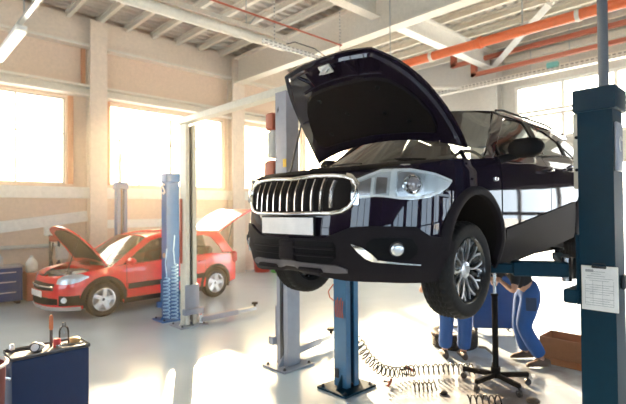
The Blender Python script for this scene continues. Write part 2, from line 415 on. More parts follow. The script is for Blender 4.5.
b = MB(); b.box((0, 0, 0), (.05, 14.0, .16)); b.box((-.08, 0, -.09), (.2, 14.0, .02)); tag(b.build('cable_tray', M_PERF, loc=(13.35, 1.2, 5.72)), 'white perforated cable tray above the tall garage door windows', 'cable tray')
b = MB(); b.box((0, 0, 0), (.12, .3, .14), bev=.02); tag(b.build('junction_box', mat('teal_box', (.12, .5, .5), .5), loc=(13.26, 4.5, 5.82)), 'small teal junction box on the white cable tray', 'box')
root = thing('heater_tube', 'long cream overhead heater tube hanging from the roof above the left bays', 'heater', (0, 7.75, 5.55))
b = MB(); b.cyl((-3, 0, 0), (6.5, 0, 0), .10, n=16); b.build('tube', M_BEAM, root)
b = MB(); b.prism([(-.2, 0), (-.12, .14), (.12, .14), (.2, 0), (.18, 0), (.11, .12), (-.11, .12), (-.18, 0)], 9.5, lambda u, v, w: (w - 3, u, v + .05)); b.build('reflector', M_BEAM, root)
b = MB(); b.tube([(-3, -.35, .30), (8.0, -.35, .30)], .022, 6)
b.build('gas_pipe', M_REDST, root)
for xx in (1.4, 5.5):
    b = MB(); b.tube([(xx, -.35, .3), (xx, 0, .14)], .012, 6); b.tube([(xx, 0, .19), (xx, 0, ZC - 5.55 + .1)], .012, 6); b.build('hanger', M_GALV, root)
b = MB(); b.box((0, 0, 0), (2.6, .06, .09)); b.cyl((-1.0, 0, .04), (-1.0, 0, 1.32), .012, n=6); b.cyl((1.0, 0, .04), (1.0, 0, 1.32), .012, n=6)
tag(b.build('perforated_channel', M_PERF, loc=(7.0, 7.45, 5.40)), 'short white perforated channel beyond the end of the heater tube', 'channel')
def wire2(pts, name, label, r=.012):
    b = MB(); b.tube(pts, r, 6); tag(b.build(name, M_DARKM), label, 'cable')
wire2([(7.6, 7.45, 5.455), (7.3, 7.6, 5.66), (6.8, 7.72, 5.72), (6.52, 7.75, 5.60)], 'looped_cable', 'thin dark cable looping above the raised hood of the dark car')
root = thing('strip_light', 'cream fluorescent strip light hanging on a grey rail, top left corner', 'light', (1.72, 9.8, 5.0))
b = MB(); b.box((0, 0, 0), (.16, 2.1, .07), bev=.01); b.build('housing', M_WHITEP, root)
b = MB(); b.box((0, 0, -.065), (.17, 2.0, .07), bev=.03); b.build('diffuser', M_TUBEL, root)
b = MB(); b.box((0, -2.3, .1), (.07, 4.2, .06)); b.cyl((0, -1.2, .1), (0, -1.2, ZC - 5 + .05), .012, n=6); b.cyl((0, -3.2, .1), (0, -3.2, ZC - 5 + .05), .012, n=6); b.build('mounting_rail', M_GALV, root)

# wall pipe, socket and cable
b = MB(); b.tube([(-2, WY - .1, 1.15), (3.1, WY - .1, 1.15), (3.25, WY - .1, 1.08), (3.3, WY - .1, .95), (3.3, WY - .1, .1)], .045, 8)
tag(b.build('wall_pipe', M_GREYW), 'grey-beige pipe running low along the left wall and bending down', 'pipe')
root = thing('wall_socket', 'small pale socket box with dark cable on left wall above machine', 'socket', (2.98, WY - .05, 1.5))
b = MB(); b.box((0, 0, 0), (.2, .1, .24), bev=.02); b.build('box', M_WHITEP, root)
b = MB(); b.tube([(0, -.08, -.1), (.01, -.09, -.4), (0, -.08, -1.4)], .022, 8); b.build('cable', M_DARKM, root)

# ------------------------------------------------------------------ cars
class Body:
    """half body surface: s<=s0 -> x=s on the side, s0..s0+1 -> round the front corner to the centre line"""
    def __init__(B, KX, KW, L, N=2.6, s0=.1, tail=(-2.7, .72, .16)):
        B.KX, B.KW, B.L, B.N, B.s0, B.tail = KX, KW, L, N, s0, tail
    def w(B, x, z):
        w = tab(B.KW, z)
        if x < B.tail[0]: w -= B.tail[2] * ((B.tail[0] - x) / B.tail[1]) ** 2
        return w
    def P(B, s, z):
        if s <= B.s0: return Vector((s, B.w(s, z), z))
        a = min(1, s - B.s0) * PI / 2
        return Vector((B.s0 + B.L * tab(B.KX, z) * math.sin(a) ** (2 / B.N), B.w(0, z) * max(0, math.cos(a)) ** (2 / B.N), z))
    def S(B, s, z, off=0, side=1):
        p = B.P(s, z)
        if off:
            if s > B.s0 + .97: du = Vector((0, 1, 0))
            else: du = B.P(s - .012, z) - B.P(s + .012, z)
            dv = B.P(s, z + .015) - B.P(s, z - .015)
            n = dv.cross(du)
            if s <= B.s0: n = Vector((0, n.y, n.z))
            if s > B.s0 + .97: n = Vector((abs(n.x), 0, n.z))
            if n.length < 1e-9: n = Vector((0, 1, 0))
            n.normalize()
            if n.y < -1e-4 or (abs(n.y) < 1e-4 and n.x < 0): n = -n
            p = p + n * off
        return Vector((p.x, p.y * side, p.z))
    def sx(B, x, z=.5):
        """s for a given x on the body"""
        if x <= B.s0: return x
        k = min(1, (x - B.s0) / (B.L * tab(B.KX, z)))
        return B.s0 + math.asin(k ** (B.N / 2)) / (PI / 2)
    def patch(B, mb, side, top, bot, s0, s1, ns=24, nz=8, off=.01, th=.02, skip='', ss=None):
        ss = ss or [s0 + (s1 - s0) * i / ns for i in range(ns + 1)]
        r1 = []; r2 = []
        for s in ss:
            zt = tab(top, s) if isinstance(top, list) else top(s); zb = tab(bot, s) if isinstance(bot, list) else bot(s)
            if zt < zb: zt = zb
            zs = [zb + (zt - zb) * j / nz for j in range(nz + 1)]
            r1.append([B.S(s, z, off, side) for z in zs])
            if th: r2.append([B.S(s, z, off - th, side) for z in zs])
        if th: mb.slab(r1, r2, skip)
        else: mb.grid(r1)
        return mb

def make_wheel(parent, loc, side, R, rw, rr, style, wid=.21):
    """side=+1: outer face towards +y ; parts: tyre(wheel) > rim > ..."""
    h = wid / 2
    t = MB()
    prof = [(rr - .012, -h * .86), (rr + .012, -h * .98), (rr + .05, -h * 1.03), (R - .03, -h * .98), (R - .012, -h * .84), (R - .005, -h * .66)]
    for a in (-.42, -.02 - .13, .13, .42):
        prof += [(R, h * a - .012), (R - .009, h * a - .006), (R - .009, h * a + .006), (R, h * a + .012)]
    prof += [(R - .005, h * .66), (R - .012, h * .84), (R - .03, h * .98), (rr + .05, h * 1.03), (rr + .03, h * 1.0), (rr + .012, h * .98), (rr - .012, h * .86)]
    nseg = 120
    def rf(i, j, r): return r - (.007 if (j % 3 == 0 and r > R - .025) else 0)
    t.lathe(prof, axis='Y', n=nseg, rfun=rf)
    w = t.build('wheel', M_RUBBER, parent, angle=30); w.location = loc
    q = MB()
    q.lathe([(rr + .004, h * .92), (rr - .008, h * .95), (rr - .016, h * .86), (rr - .03, h * .3), (rr - .03, -h * .8), (rr, -h * .92)], axis='Y', n=48)
    q.lathe([(rr - .03, -h * .2), (.02, -h * .2)], axis='Y', n=24)
    q.lathe([(0.0, -h * .1), (.13, -h * .1), (.14, -h * .05), (.14, -.1 * h)], axis='Y', n=32)   # brake disc
    rim = q.build('rim_barrel', M_RIMB if style == 'black' else M_SILVER, w)
    sp = MB(); sb = MB()
    def blade(mbx, a0, r1, r2, w1, w2, y1, y2, th, bend=0, wm=None):
        rows1 = []; rows2 = []; n = 6
        for i in range(n + 1):
            k = i / n; r = r1 + (r2 - r1) * k; ww = w1 + (w2 - w1) * k
            if wm: ww += wm * math.sin(PI * k)
            a = a0 + bend * math.sin(PI * k) / r * .1
            y = y1 + (y2 - y1) * k ** 1.5
            c, s_ = math.cos(a), math.sin(a); tx, ty = -s_, c
            rows1.append([(r * c + tx * u * ww / 2, y, r * s_ + ty * u * ww / 2) for u in (-1, 1)])
            rows2.append([(r * c + tx * u * ww / 2 * .7, y - th, r * s_ + ty * u * ww / 2 * .7) for u in (-1, 1)])
        mbx.slab(rows1, rows2)
    f = h * .80
    if style == 'black':
        for k in range(5):
            a = k * 2 * PI / 5 + .3
            for d in (-1, 1):
                blade(sp, a + d * .14, .045, rr - .012, .014, .022, f * .72, f, .03, bend=d * .25, wm=-.003)
                blade(sp, a + d * .48, .05, rr - .012, .006, .014, f * .66, f * .95, .03, bend=-d * .2, wm=-.001)
            blade(sb, a, .05, rr - .02, .03, .05, f * .60, f * .85, .04)
            blade(sb, a + PI / 5, .05, rr - .02, .03, .03, f * .55, f * .8, .04)
    else:
        for k in range(5):
            a = k * 2 * PI / 5 + .5
            blade(sp, a, .03, rr - .006, .085, .095, f * .8, f, .035, wm=-.012)
            blade(sb, a, .03, rr - .02, .05, .06, f * .62, f * .8, .02)
    sp.lathe([(0, f * .86), (.03, f * .86), (.055, f * .78), (.062, f * .6), (.062, f * .4)], axis='Y', n=24)
    sp.build('spokes', M_SILVER if style == 'black' else M_ALLOY, w); sb.build('spoke_inlay', M_RIMB if style == 'black' else M_ALLOY, w)
    cap = MB(); cap.lathe([(0, f * .92), (.024, f * .91), (.028, f * .85)], axis='Y', n=20); cap.build('hub_cap', M_SILVER if style == 'black' else M_DARKM, w)
    if side < 0: w.rotation_euler.z = PI
    return w

def pane_prism(): pass

def make_dark_car():
    KX = [(.15, .90), (.25, .97), (.38, 1.0), (.5, 1.0), (.6, .985), (.75, .965), (.85, .93), (.92, .86), (1.0, .72)]
    KW = [(.15, .80), (.25, .845), (.4, .878), (.5, .885), (.75, .886), (.9, .882), (.97, .872), (1.0, .858), (1.06, .82), (1.2, .76), (1.35, .685), (1.48, .60), (1.56, .5)]
    B = Body(KX, KW, .78)
    car = thing('compact_suv', 'dark plum compact SUV raised on the lift with its hood open', 'car', (2.913, 2.400, 1.312), math.radians(180.85))
    FC, RCt, AR = (-.065, .36), (-2.6, .42), .37
    top = [(-3.42, 1.02), (-3.1, 1.10), (-2.7, 1.15), (-2.26, 1.157), (-1.47, 1.105), (-.45, 1.012), (-.2, .985), (.1, .955), (.17, .945), (.3, .925), (.5, .90), (.75, .875), (1.1, .865)]
    bot0 = [(-3.42, .36), (-3.0, .36), (-1.94, .32), (-.66, .20), (.1, .18), (.33, .175), (.62, .19), (.83, .192), (.97, .208), (1.1, .222)]
    def bot(s):
        z = tab(bot0, s); x = B.P(s, .5).x
        for (cx, cz) in (FC, RCt):
            if abs(x - cx) < AR: z = max(z, cz + math.sqrt(max(0, AR ** 2 - (x - cx) ** 2)))
        return z
    ss = [-3.42 + i * .06 for i in range(7)]
    for (cx, cz) in (RCt, FC):
        for i in range(25):
            x = cx - AR * math.cos(PI * i / 24)
            ss.append(B.sx(x - (1e-4 if i == 0 else 0)));
            if i in (0, 24): ss.append(B.sx(x + (1e-3 if i == 0 else -1e-3))); ss.append(B.sx(x + (-1e-3 if i == 0 else 1e-3)))
    ss += [-2.2 + i * .1 for i in range(18)] + [.30 + i * .03 for i in range(28)] + [-.47, 1.1]
    ss = sorted(set(round(s, 5) for s in ss if s <= 1.1))
    b = MB()
    for side in (1, -1): B.patch(b, side, top, bot, 0, 0, nz=18, off=0, th=.012, ss=ss, skip='b')
    # tail
    zs = [.36 + .66 * j / 12 for j in range(13)]
    rows = []
    for k in range(-8, 9):
        u = k / 8
        rows.append([(-3.42 - .05 * (1 - u * u) - .05 * math.exp(-((z - .45) / .2) ** 2), B.w(-3.42, z) * u, z) for z in zs])
    b.grid(rows)
    b.build('body_shell', M_PAINT, car, angle=30)
    # roof + rear quarter surfaces
    edge = [(-.97, 1.478), (-1.3, 1.505), (-1.6, 1.515), (-2.2, 1.478), (-2.6, 1.37), (-2.9, 1.25), (-3.15, 1.12)]
    def re(x): z = tab(edge, x); return z, B.w(x, z)
    b = MB(); r1 = []; r2 = []
    for i in range(23):
        x = -.97 - 2.18 * i / 22; z, w = re(x); r1.append([(x + .0 - .06 * (1 - (k / 8) ** 2) * (1 if i == 0 else 0) * -1, w * k / 8, z + .055 * (1 - (k / 8) ** 2)) for k in range(-8, 9)])
        r2.append([(v[0], v[1] * .99, v[2] - .02) for v in r1[-1]])
    b.slab(r1, r2); b.build('roof', M_PAINT, car)
    # pillars (in x,z on the side surface)
    belt = lambda x: tab([(-3.3, 1.07), (-2.26, 1.157), (-1.47, 1.10), (-.45, 1.008), (-.1, .975)], x)
    al = [(-.97, 1.478), (-.62, 1.24), (-.40, 1.07), (-.24, .985)]       # outer A-pillar line (x falls as z rises)
    ax = lambda z: tab(sorted([(q[1], q[0]) for q in al]), z)
    def strip(b, fa, fb, z0, z1, off, th, side, n=10, m=2):
        r1 = []; r2 = []
        for i in range(n + 1):
            z = z0 + (z1 - z0) * i / n; xa, xb = fa(z), fb(z)
            r1.append([B.S(xa + (xb - xa) * k / m, z, off, side) for k in range(m + 1)]); r2.append([B.S(xa + (xb - xa) * k / m, z, off - th, side) for k in range(m + 1)])
        b.slab(r1, r2)
    def curve_strip(b, ptsu, ptsl, off, th, side):
        r1 = []; r2 = []
        for (xu, zu), (xl, zl) in zip(ptsu, ptsl):
            r1.append([B.S(xu + (xl - xu) * k / 2, zu + (zl - zu) * k / 2, off, side) for k in range(3)]); r2.append([B.S(xu + (xl - xu) * k / 2, zu + (zl - zu) * k / 2, off - th, side) for k in range(3)])
        b.slab(r1, r2)
    # upper cant rail outline from A-pillar base over the roof edge to the tail
    up_ = [(-.20, .975), (-.40, 1.075), (-.62, 1.245), (-.97, 1.48), (-1.3, 1.507), (-1.6, 1.515), (-2.2, 1.478), (-2.6, 1.37), (-2.9, 1.25), (-3.2, 1.09)]
    lo_ = [(-.33, .985), (-.50, 1.06), (-.74, 1.225), (-1.08, 1.42), (-1.35, 1.448), (-1.62, 1.452), (-2.05, 1.41), (-2.32, 1.30), (-2.5, 1.2), (-2.62, 1.14)]
    def dens(p):
        o = []
        for a, c in zip(p, p[1:]):
            for k in range(4): o.append((a[0] + (c[0] - a[0]) * k / 4, a[1] + (c[1] - a[1]) * k / 4))
        return o + [p[-1]]
    up_, lo_ = dens(up_), dens(lo_)
    b = MB()
    for sd in (1, -1): curve_strip(b, up_, lo_, 0, .025, sd)
    b.build('roof_side_rail', M_PAINT, car)
    # glass
    def wintop(x): return tab(sorted([(q[0], q[1]) for q in lo_]), x) - .012
    # windshield
    wsn = 10; gl = MB(); rows = []
    for i in range(wsn + 1):
        k = i / wsn; xe, ze = -.26 - .74 * k, .985 + .50 * k
        w = B.w(0, ze) - .03
        rows.append([(xe + (.20 - .08 * k) * (1 - (j / 8) ** 2), w * j / 8, ze + (.0 + .05 * k) * (1 - (j / 8) ** 2)) for j in range(-8, 9)])
    gl.grid(rows); gl.build('windshield', M_CARGLASS, car)
    # doors with glass, seams and handle
    def door(name, x0, x1, glx, sides):
        for sd in sides:
            lo = [(-2.25, .70), (-2.09, .682), (-1.42, .60), (-.534, .475), (-.3, .45)]
            tp = lambda s: tab(top, s) - .012
            b = MB(); b.cur = 1
            B.patch(b, sd, lambda s: tab(top, s) - .006, lo, x0 - .008, x1 + .008, 12, 10, .0015, .0, '')
            b.cur = 0
            B.patch(b, sd, tp, lo, x0, x1, 14, 14, .005, .004)
            d = b.build(name, [M_PAINT, M_BLACK], car)
            # handle
            hx, hz = (-1.41, .955) if x0 < -1.2 and x0 > -2 else (-2.13, 1.02)
            if name == 'front_door': hx, hz = -1.38, .955
            h = MB(); pts = [B.S(hx + u, hz + u * -.06, o, sd) for u, o in ((-.11, .012), (-.09, .045), (0, .055), (.07, .045), (.09, .012))]
            h.tube(pts, [.012, .015, .016, .015, .012], 8)
            h.cyl(B.S(hx - .075, hz, .004, sd), B.S(hx - .075, hz, .02, sd), .026)
            h.build('door_handle', M_CHROME if False else M_PAINT, d)
            g = MB(); ga, gb = glx
            n = 14; rr = []
            for i in range(n + 1):
                x = ga + (gb - ga) * i / n; z0 = belt(x) + .008; z1 = max(z0 + .002, wintop(x))
                rr.append([B.S(x, z0 + (z1 - z0) * j / 4, -.008, sd) for j in range(5)])
            g.grid(rr); g.build('side_window', M_SIDEGL, d)
    door('front_door', -1.49, -.47, (-1.50, -.40), (1, -1))
    door('rear_door', -2.36, -1.505, (-2.52, -1.60), (1, -1))
    for sd in (1, -1):
        b = MB(); strip(b, lambda z: -1.47 - (z - 1.1) * .25, lambda z: -1.60 - (z - 1.1) * .25, 1.105, 1.46, .003, .02, sd); b.build('pillar_trim', M_BLACK, car); b = MB()
        strip(b, lambda z: -.55 - (z - 1.02) * .2, lambda z: -.58 - (z - 1.02) * .2, 1.025, 1.13, .003, .02, sd, n=4); b.build('pillar_trim', M_BLACK, car); b = MB()
        strip(b, lambda z: -2.22 - (z - 1.1) * .3, lambda z: -2.29 - (z - 1.1) * .3, 1.155, 1.34, .003, .02, sd); b.build('pillar_trim', M_BLACK, car)
    for sd in (1, -1):
        b = MB(); pts = [B.S(x, belt(x) + .004, .006, sd) for x in [-.42 - i * .1 for i in range(22)]]
        b.tube(pts, .007, 6); b.build('window_trim', M_CHROME, car)
    for sd in (1, -1):
        b = MB(); b.tube([B.S(x, tab(edge, x) - .0, .012, sd) + Vector((0, 0, .02 if -2.25 < x < -1.1 else .0)) for x in (-1.0, -1.15, -1.4, -1.7, -2.0, -2.2, -2.4)], .010, 8)
        b.build('roof_rail', M_BLACK, car)
    # mirrors
    for sd in (1, -1):
        b = MB(); rows = []
        for i in range(11):
            k = i / 10; xx = .085 - .20 * k if False else 0
            t = (k - .5) * 2; sc = max(.05, (1 - abs(t) ** 3.2)) ** .45
            yy = .90 + .235 * k
            ring = []
            for j in range(16):
                a = 2 * PI * j / 16; ca, sa = math.cos(a), math.sin(a)
                px_ = .075 * (abs(ca) ** .8) * (1 if ca > 0 else -1) * sc; pz = .075 * (abs(sa) ** .75) * (1 if sa > 0 else -1) * sc
                ring.append((-.56 + px_ - .06 * k, yy * sd, 1.075 + pz + .012 * k))
            rows.append(ring)
        b.grid(rows, closed=True)
        for r in (rows[0], rows[-1]): b.add(r, [tuple(range(16))])
        mir = b.build('side_mirror', M_BLACK, car)
        b = MB(); b.tube([(-.50, .85 * sd, .995), (-.53, .90 * sd, 1.01), (-.56, .97 * sd, 1.03)], [.035, .03, .028], 10); b.build('mirror_stem', M_BLACK, mir)
        b = MB(); b.box((-.645, 1.02 * sd, 1.08), (.006, .19, .11), rz=.25 * sd, bev=.002); b.build('mirror_glass', M_CHROME, mir)
    # cladding: arch flares, sills, bumper lower
    def flare(b, C, a0, a1, sd, rx0, rz0, rx1, rz1):
        r1 = []; r2 = []; n = 34
        for i in range(n + 1):
            a = math.radians(a0 + (a1 - a0) * i / n); q1 = []; q2 = []
            for k in range(4):
                u = k / 3; x = C[0] + (rx0 + (rx1 - rx0) * u) * math.cos(a); z = C[1] + (rz0 + (rz1 - rz0) * u) * math.sin(a)
                s = B.sx(x, max(z, .16)); o = (.018, .026, .022, .006)[k]
                q1.append(B.S(s, z, o, sd)); q2.append(B.S(s, z, -.02, sd))
            r1.append(q1); r2.append(q2)
        b.slab(r1, r2)
    for sd in (1, -1):
        b = MB(); flare(b, FC, 2, 197, sd, AR - .004, AR - .004, .455, .425); b.build('wheel_arch_flare', M_CLAD, car)
        b = MB(); flare(b, RCt, -5, 185, sd, AR - .004, AR - .004, .45, .43); b.build('wheel_arch_flare', M_CLAD, car)
        b = MB()
        B.patch(b, sd, [(-2.12, .69), (-2.09, .682), (-1.42, .592), (-.5, .472)], [(-2.15, .60), (-1.42, .51), (-.5, .38)], -2.13, -.50, 20, 3, .022, .02)
        B.patch(b, sd, [(-2.15, .605), (-1.42, .515), (-.5, .385)], [(-2.2, .34), (-1.94, .31), (-.66, .19), (-.45, .18)], -2.17, -.46, 20, 5, .010, .02)
        b.build('sill_cladding', M_CLAD, car)
    ct = [(.16, .40), (.22, .45), (.337, .46), (.434, .522), (.66, .528), (.78, .522), (.85, .49), (.94, .445), (1.1, .44)]
    b = MB()
    for sd in (1, -1): B.patch(b, sd, ct, lambda s: tab(bot0, s) - .004, .17, 1.1, 44, 12, .012, .02, 'b')
    bp = b.build('bumper_cladding', M_CLAD, car)
    # lower grille
    b = MB()
    for sd in (1, -1): B.patch(b, sd, [(.862, .40), (.875, .428), (1.1, .43)], [(.862, .33), (.89, .292), (1.1, .292)], .862, 1.1, 14, 6, .016, .008, 'b')
    lg = b.build('lower_grille', M_BLACK, bp)
    b = MB()
    for z in (.34, .385):
        pts = [B.S(.868 + (1.1 - .868) * i / 14, z, .024, 1) for i in range(15)]; pts += [Vector((p.x, -p.y, p.z)) for p in reversed(pts[:-1])]; b.tube(pts, .008, 6)
    b.build('grille_bar', M_CLAD, bp)
    b = MB(); b.box((.895, 0, .36), (.03, .15, .135), bev=.012); b.build('radar_cover', M_CLAD, bp)
    b = MB()
    for sd in (1, -1): B.patch(b, sd, [(.80, .262), (.86, .285), (1.1, .288)], [(.80, .245), (.86, .240), (1.1, .243)], .80, 1.1, 18, 4, .024, .02, 'b')
    b.build('skid_plate', mat('dull_skid_silver', (.10, .085, .09), .5), bp)
    for y in (-.22, .2):
        b = MB(); b.box((.865, y, .238), (.06, .2, .035), bev=.01); b.build('tow_cover', M_CLAD, bp)
    # licence plate
    b = MB(); b.box((.892, 0, .523), (.012, .55, .13), bev=.004); pl = b.build('plate_holder', M_BLACK, car)
    b = MB(); b.box((.900, 0, .523), (.008, .52, .112), bev=.003); b.build('license_plate', M_PLATE, pl)
    # grille
    gt = [(.78, .78), (.805, .815), (.86, .832), (1.1, .838)]; gb = [(.78, .72), (.80, .66), (.83, .63), (.9, .618), (1.1, .615)]
    b = MB()
    for sd in (1, -1): B.patch(b, sd, gt, gb, .78, 1.1, 16, 8, .004, .02, 'b')
    gr = b.build('front_grille', M_MATTE, car)
    b = MB()
    path = [(1.1, .846), (1.0, .846), (.9, .842), (.84, .834), (.79, .812), (.765, .778), (.762, .74), (.775, .69), (.80, .645), (.84, .617), (.9, .606), (1.0, .604), (1.1, .604)]
    pts = [B.S(s, z, .014, 1) for s, z in path] + [B.S(s, z, .014, -1) for s, z in reversed(path[1:-1])]
    b.tube(pts, .014, 10, closed=True)
    for sd in (1, -1): B.patch(b, sd, [(.758, .80), (.80, .845), (.83, .852)], [(.758, .725), (.79, .765), (.80, .80), (.83, .832)], .758, .83, 8, 4, .018, .02)
    for sd in (1, -1): B.patch(b, sd, [(.745, .80), (.775, .79)], [(.745, .655), (.79, .66)], .752, .792, 4, 6, .016, .02)
    b.build('grille_frame', M_CHROME, gr)
    for k in range(-5, 6):
        y = k * .074 + .004; sl = MB(); r1 = []; sd = 1 if y >= 0 else -1
        hi, lo = (.828, .622) if abs(k) < 5 else (.815, .64)
        for i in range(9):
            u = i / 8; z = lo + (hi - lo) * u; yy = y - .012 * math.sin(PI * u) + .014 * (u - .5)
            s = .1 + math.acos(min(1, abs(yy) / B.w(0, z)) ** (B.N / 2)) / (PI / 2)
            p = B.S(s, z, .0, sd); r1.append([(p.x + .012, yy - .008, z), (p.x + .030, yy - .002, z), (p.x + .030, yy + .004, z), (p.x + .004, yy + .010, z), (p.x - .01, yy, z)])
        sl.grid(r1, closed=True); sl.build('grille_slat', M_CHROME, gr)
    # headlights
    ht = [(.191, .803), (.25, .83), (.307, .848), (.40, .866), (.476, .875), (.56, .877), (.653, .870), (.72, .845), (.776, .818)]
    hb = [(.191, .797), (.22, .762), (.274, .728), (.34, .703), (.407, .690), (.46, .685), (.526, .688), (.60, .700), (.666, .706), (.72, .70), (.782, .692)]
    for sd in (1, -1):
        b = MB(); B.patch(b, sd, ht, hb, .193, .776, 40, 10, .003, .05); hl = b.build('headlight', M_LAMPIN, car)
        b = MB(); B.patch(b, sd, [(.385, .845), (.44, .862), (.52, .862), (.55, .85)], [(.385, .715), (.44, .702), (.54, .70)], .385, .545, 8, 6, .006, .008); b.build('inner_bezel', M_SILVER, hl)
        b = MB(); sp_, zp = .462, .775
        c = B.S(sp_, zp, -.01, sd); c2 = B.S(sp_, zp, .03, sd); c3 = B.S(sp_, zp, .012, sd); d = (Vector((1, .25 * sd, 0))).normalized()
        b.tube([c, c2, c2 + d * .006], [.062, .06, .052], 24); ring = b.build('projector_ring', M_CHROME, hl)
        b = MB(); rows = []
        for i in range(7):
            a = i / 6 * PI / 2; rows.append([c2 + d * (.004 + .022 * math.cos(a)) + (Vector((0, 0, 1)) * math.sin(t * 2 * PI / 20) + d.cross(Vector((0, 0, 1))) * math.cos(t * 2 * PI / 20)) * .044 * max(.01, math.sin(a)) for t in range(20)])
        b.grid(rows, closed=True); b.build('projector_lens', M_PROJ, hl)
        b = MB()
        B.patch(b, sd, [(.60, .82), (.66, .825), (.70, .82), (.755, .80)], [(.60, .725), (.755, .715)], .605, .665, 6, 4, .008, .01); B.patch(b, sd, [(.60, .82), (.66, .825), (.70, .82), (.765, .79)], [(.60, .725), (.765, .715)], .695, .76, 6, 4, .008, .01)
        b.build('inner_reflector', mat('dim_reflector', (.30, .27, .26), .3, metal=.7), hl)
        b = MB(); B.patch(b, sd, [(.56, .86), (.585, .86)], [(.555, .70), (.58, .71)], .555, .59, 3, 6, .016, .02)
        B.patch(b, sd, [(.675, .82), (.69, .82)], [(.675, .715), (.69, .715)], .675, .69, 2, 4, .014, .02)
        B.patch(b, sd, [(.2, .812), (.32, .85), (.48, .873), (.65, .868), (.77, .815)], [(.2, .80), (.32, .836), (.48, .858), (.65, .852), (.77, .80)], .2, .77, 24, 2, .014, .02)
        B.patch(b, sd, [(.30, .735), (.407, .708), (.526, .703), (.66, .718), (.77, .71)], [(.30, .72), (.407, .694), (.526, .690), (.66, .708), (.77, .698)], .30, .77, 24, 2, .014, .02)
        b.build('light_guide', mat('white_light_guide', (.9, .9, .88), .25), hl)
        b = MB(); B.patch(b, sd, ht, hb, .193, .776, 40, 6, .030, 0); b.build('lens_cover', M_LENS, hl)
        # fog lights
        b = MB(); B.patch(b, sd, [(.42, .40), (.46, .455), (.55, .46), (.66, .455), (.70, .43)], [(.42, .36), (.46, .325), (.6, .325), (.68, .35), (.70, .38)], .42, .70, 14, 6, .018, .01); fg = b.build('fog_light_surround', M_BLACK, car)
        c = B.S(.538, .392, .01, sd); c2 = B.S(.538, .392, .035, sd)
        b = MB(); b.tube([c, c2], [.046, .044], 24); b.build('bezel', M_CHROME if False else M_DARKM, fg)
        b = MB(); dd = (c2 - c).normalized(); b.tube([c2, c2 + dd * .004, c2 + dd * .008], [.038, .034, .018], 20); b.build('fog_lamp', M_SILVER, fg)
        b = MB()
        B.patch(b, sd, [(.64, .333), (.67, .365), (.72, .40), (.782, .424)], [(.64, .318), (.665, .318), (.70, .335), (.74, .372), (.782, .420)], .64, .782, 14, 4, .030, .02)
        B.patch(b, sd, [(.395, .297), (.55, .316), (.66, .330)], [(.395, .290), (.55, .305), (.66, .317)], .395, .66, 14, 2, .028, .02)
        b.build('fog_light_trim', M_CHROME, fg)
    # front turn marker on fender
    b = MB(); c = B.S(-.37, .845, .006, 1); b.box(c, (.05, .012, .03), bev=.005); b.build('side_marker', M_CHROME, car)
    # cowl, engine bay
    b = MB(); rows = []
    for y in [k / 8 * .74 for k in range(-8, 9)]:
        q = 1 - (y / .74) ** 2
        rows.append([(-.30 + .20 * q, y, .985), (-.18 + .16 * q, y, 1.0), (-.08 + .14 * q, y, .97), (.0 + .14 * q, y, .93), (.0 + .14 * q, y, .80)])
    b.grid(rows)
    cw = b.build('cowl_panel', M_BLACK, car)
    for y0 in (-.1, .45):
        b = MB(); b.tube([(-.02 - .1 * (y0 > 0), y0, 1.01), (-.14, y0 - .25, 1.035), (-.2, y0 - .5, 1.04)], .008, 6); b.build('wiper', M_BLACK, cw)
    b = MB(); rows = []
    for y in [k / 8 * .70 for k in range(-8, 9)]:
        q = 1 - (abs(y) / .885) ** 2.6
        xf = .1 + .78 * .86 * max(0, q) ** (1 / 2.6)
        rows.append([(xf + .05, y, .872), (xf - .03, y, .905), (xf - .12, y, .90), (xf - .14, y, .70)])
    b.grid(rows); b.build('radiator_support', M_BLACK, car)
    b = MB()
    for sd in (1, -1):
        r1 = [[B.S(s, tab(top, s) - .01, 0, sd), B.S(s, tab(top, s) + .012, -.03, sd), B.S(s, tab(top, s) + .008, -.09, sd), B.S(s, tab(top, s) - .08, -.14, sd)] for s in [-.3 + .05 * i for i in range(19)]]
        b.grid(r1)
    b.build('fender_inner_edge', M_PAINT, car)
    b = MB(); b.box((.30, .02, .80), (.42, .62, .16), bev=.04); b.box((.30, .02, .885), (.30, .40, .03), bev=.01); b.tube([(.45, -.3, .88), (.55, -.1, .91), (.52, .25, .90)], .03, 8)
    b.build('engine_cover', M_BLACK, car)
    b = MB(); b.box((.15, -.48, .86), (.26, .2, .14), bev=.02); b.build('battery', M_DARKM, car)
    b = MB(); b.cyl((.22, .50, .78), (.22, .50, .92), .06); b.cyl((.22, .50, .92), (.22, .50, .945), .035); b.build('coolant_tank', M_GREYW, car)
    for sd in (1, -1):
        b = MB(); b.cyl((-.03, .56 * sd, .8), (-.03, .56 * sd, .93), .09, .075); b.cyl((-.03, .56 * sd, .93), (-.03, .56 * sd, .95), .03); b.build('strut_tower', M_DARKM, car)
    # hood
    hg = Vector((-.25, 0, 1.08)); al_ = math.radians(40); D = Vector((math.cos(al_), 0, math.sin(al_))); Nn = Vector((-math.sin(al_), 0, math.cos(al_)))
    hw = [(0, .76), (.06, .765), (.28, .738), (.42, .715), (.58, .668), (.72, .62), (.85, .545), (.95, .475), (1.0, .44)]      # half width by t
    def t0(y): return .155 - .11 * (abs(y) / .76) ** 2.2       # rear edge
    tf = [(0, 1.035), (.2, 1.03), (.38, 1.01), (.44, .995), (.50, .92), (.56, .835), (.62, .725), (.67, .585), (.715, .42), (.74, .28), (.76, .10)]   # front limit by y
    def hp(t, y, n):
        crown = .055 * (1 - (y / .8) ** 2) + .07 * math.sin(PI * min(1, max(0, t)) * .9) - .10 * max(0, t - .85)
        return hg + D * t + Vector((0, y, 0)) + Nn * (n + crown - .045)
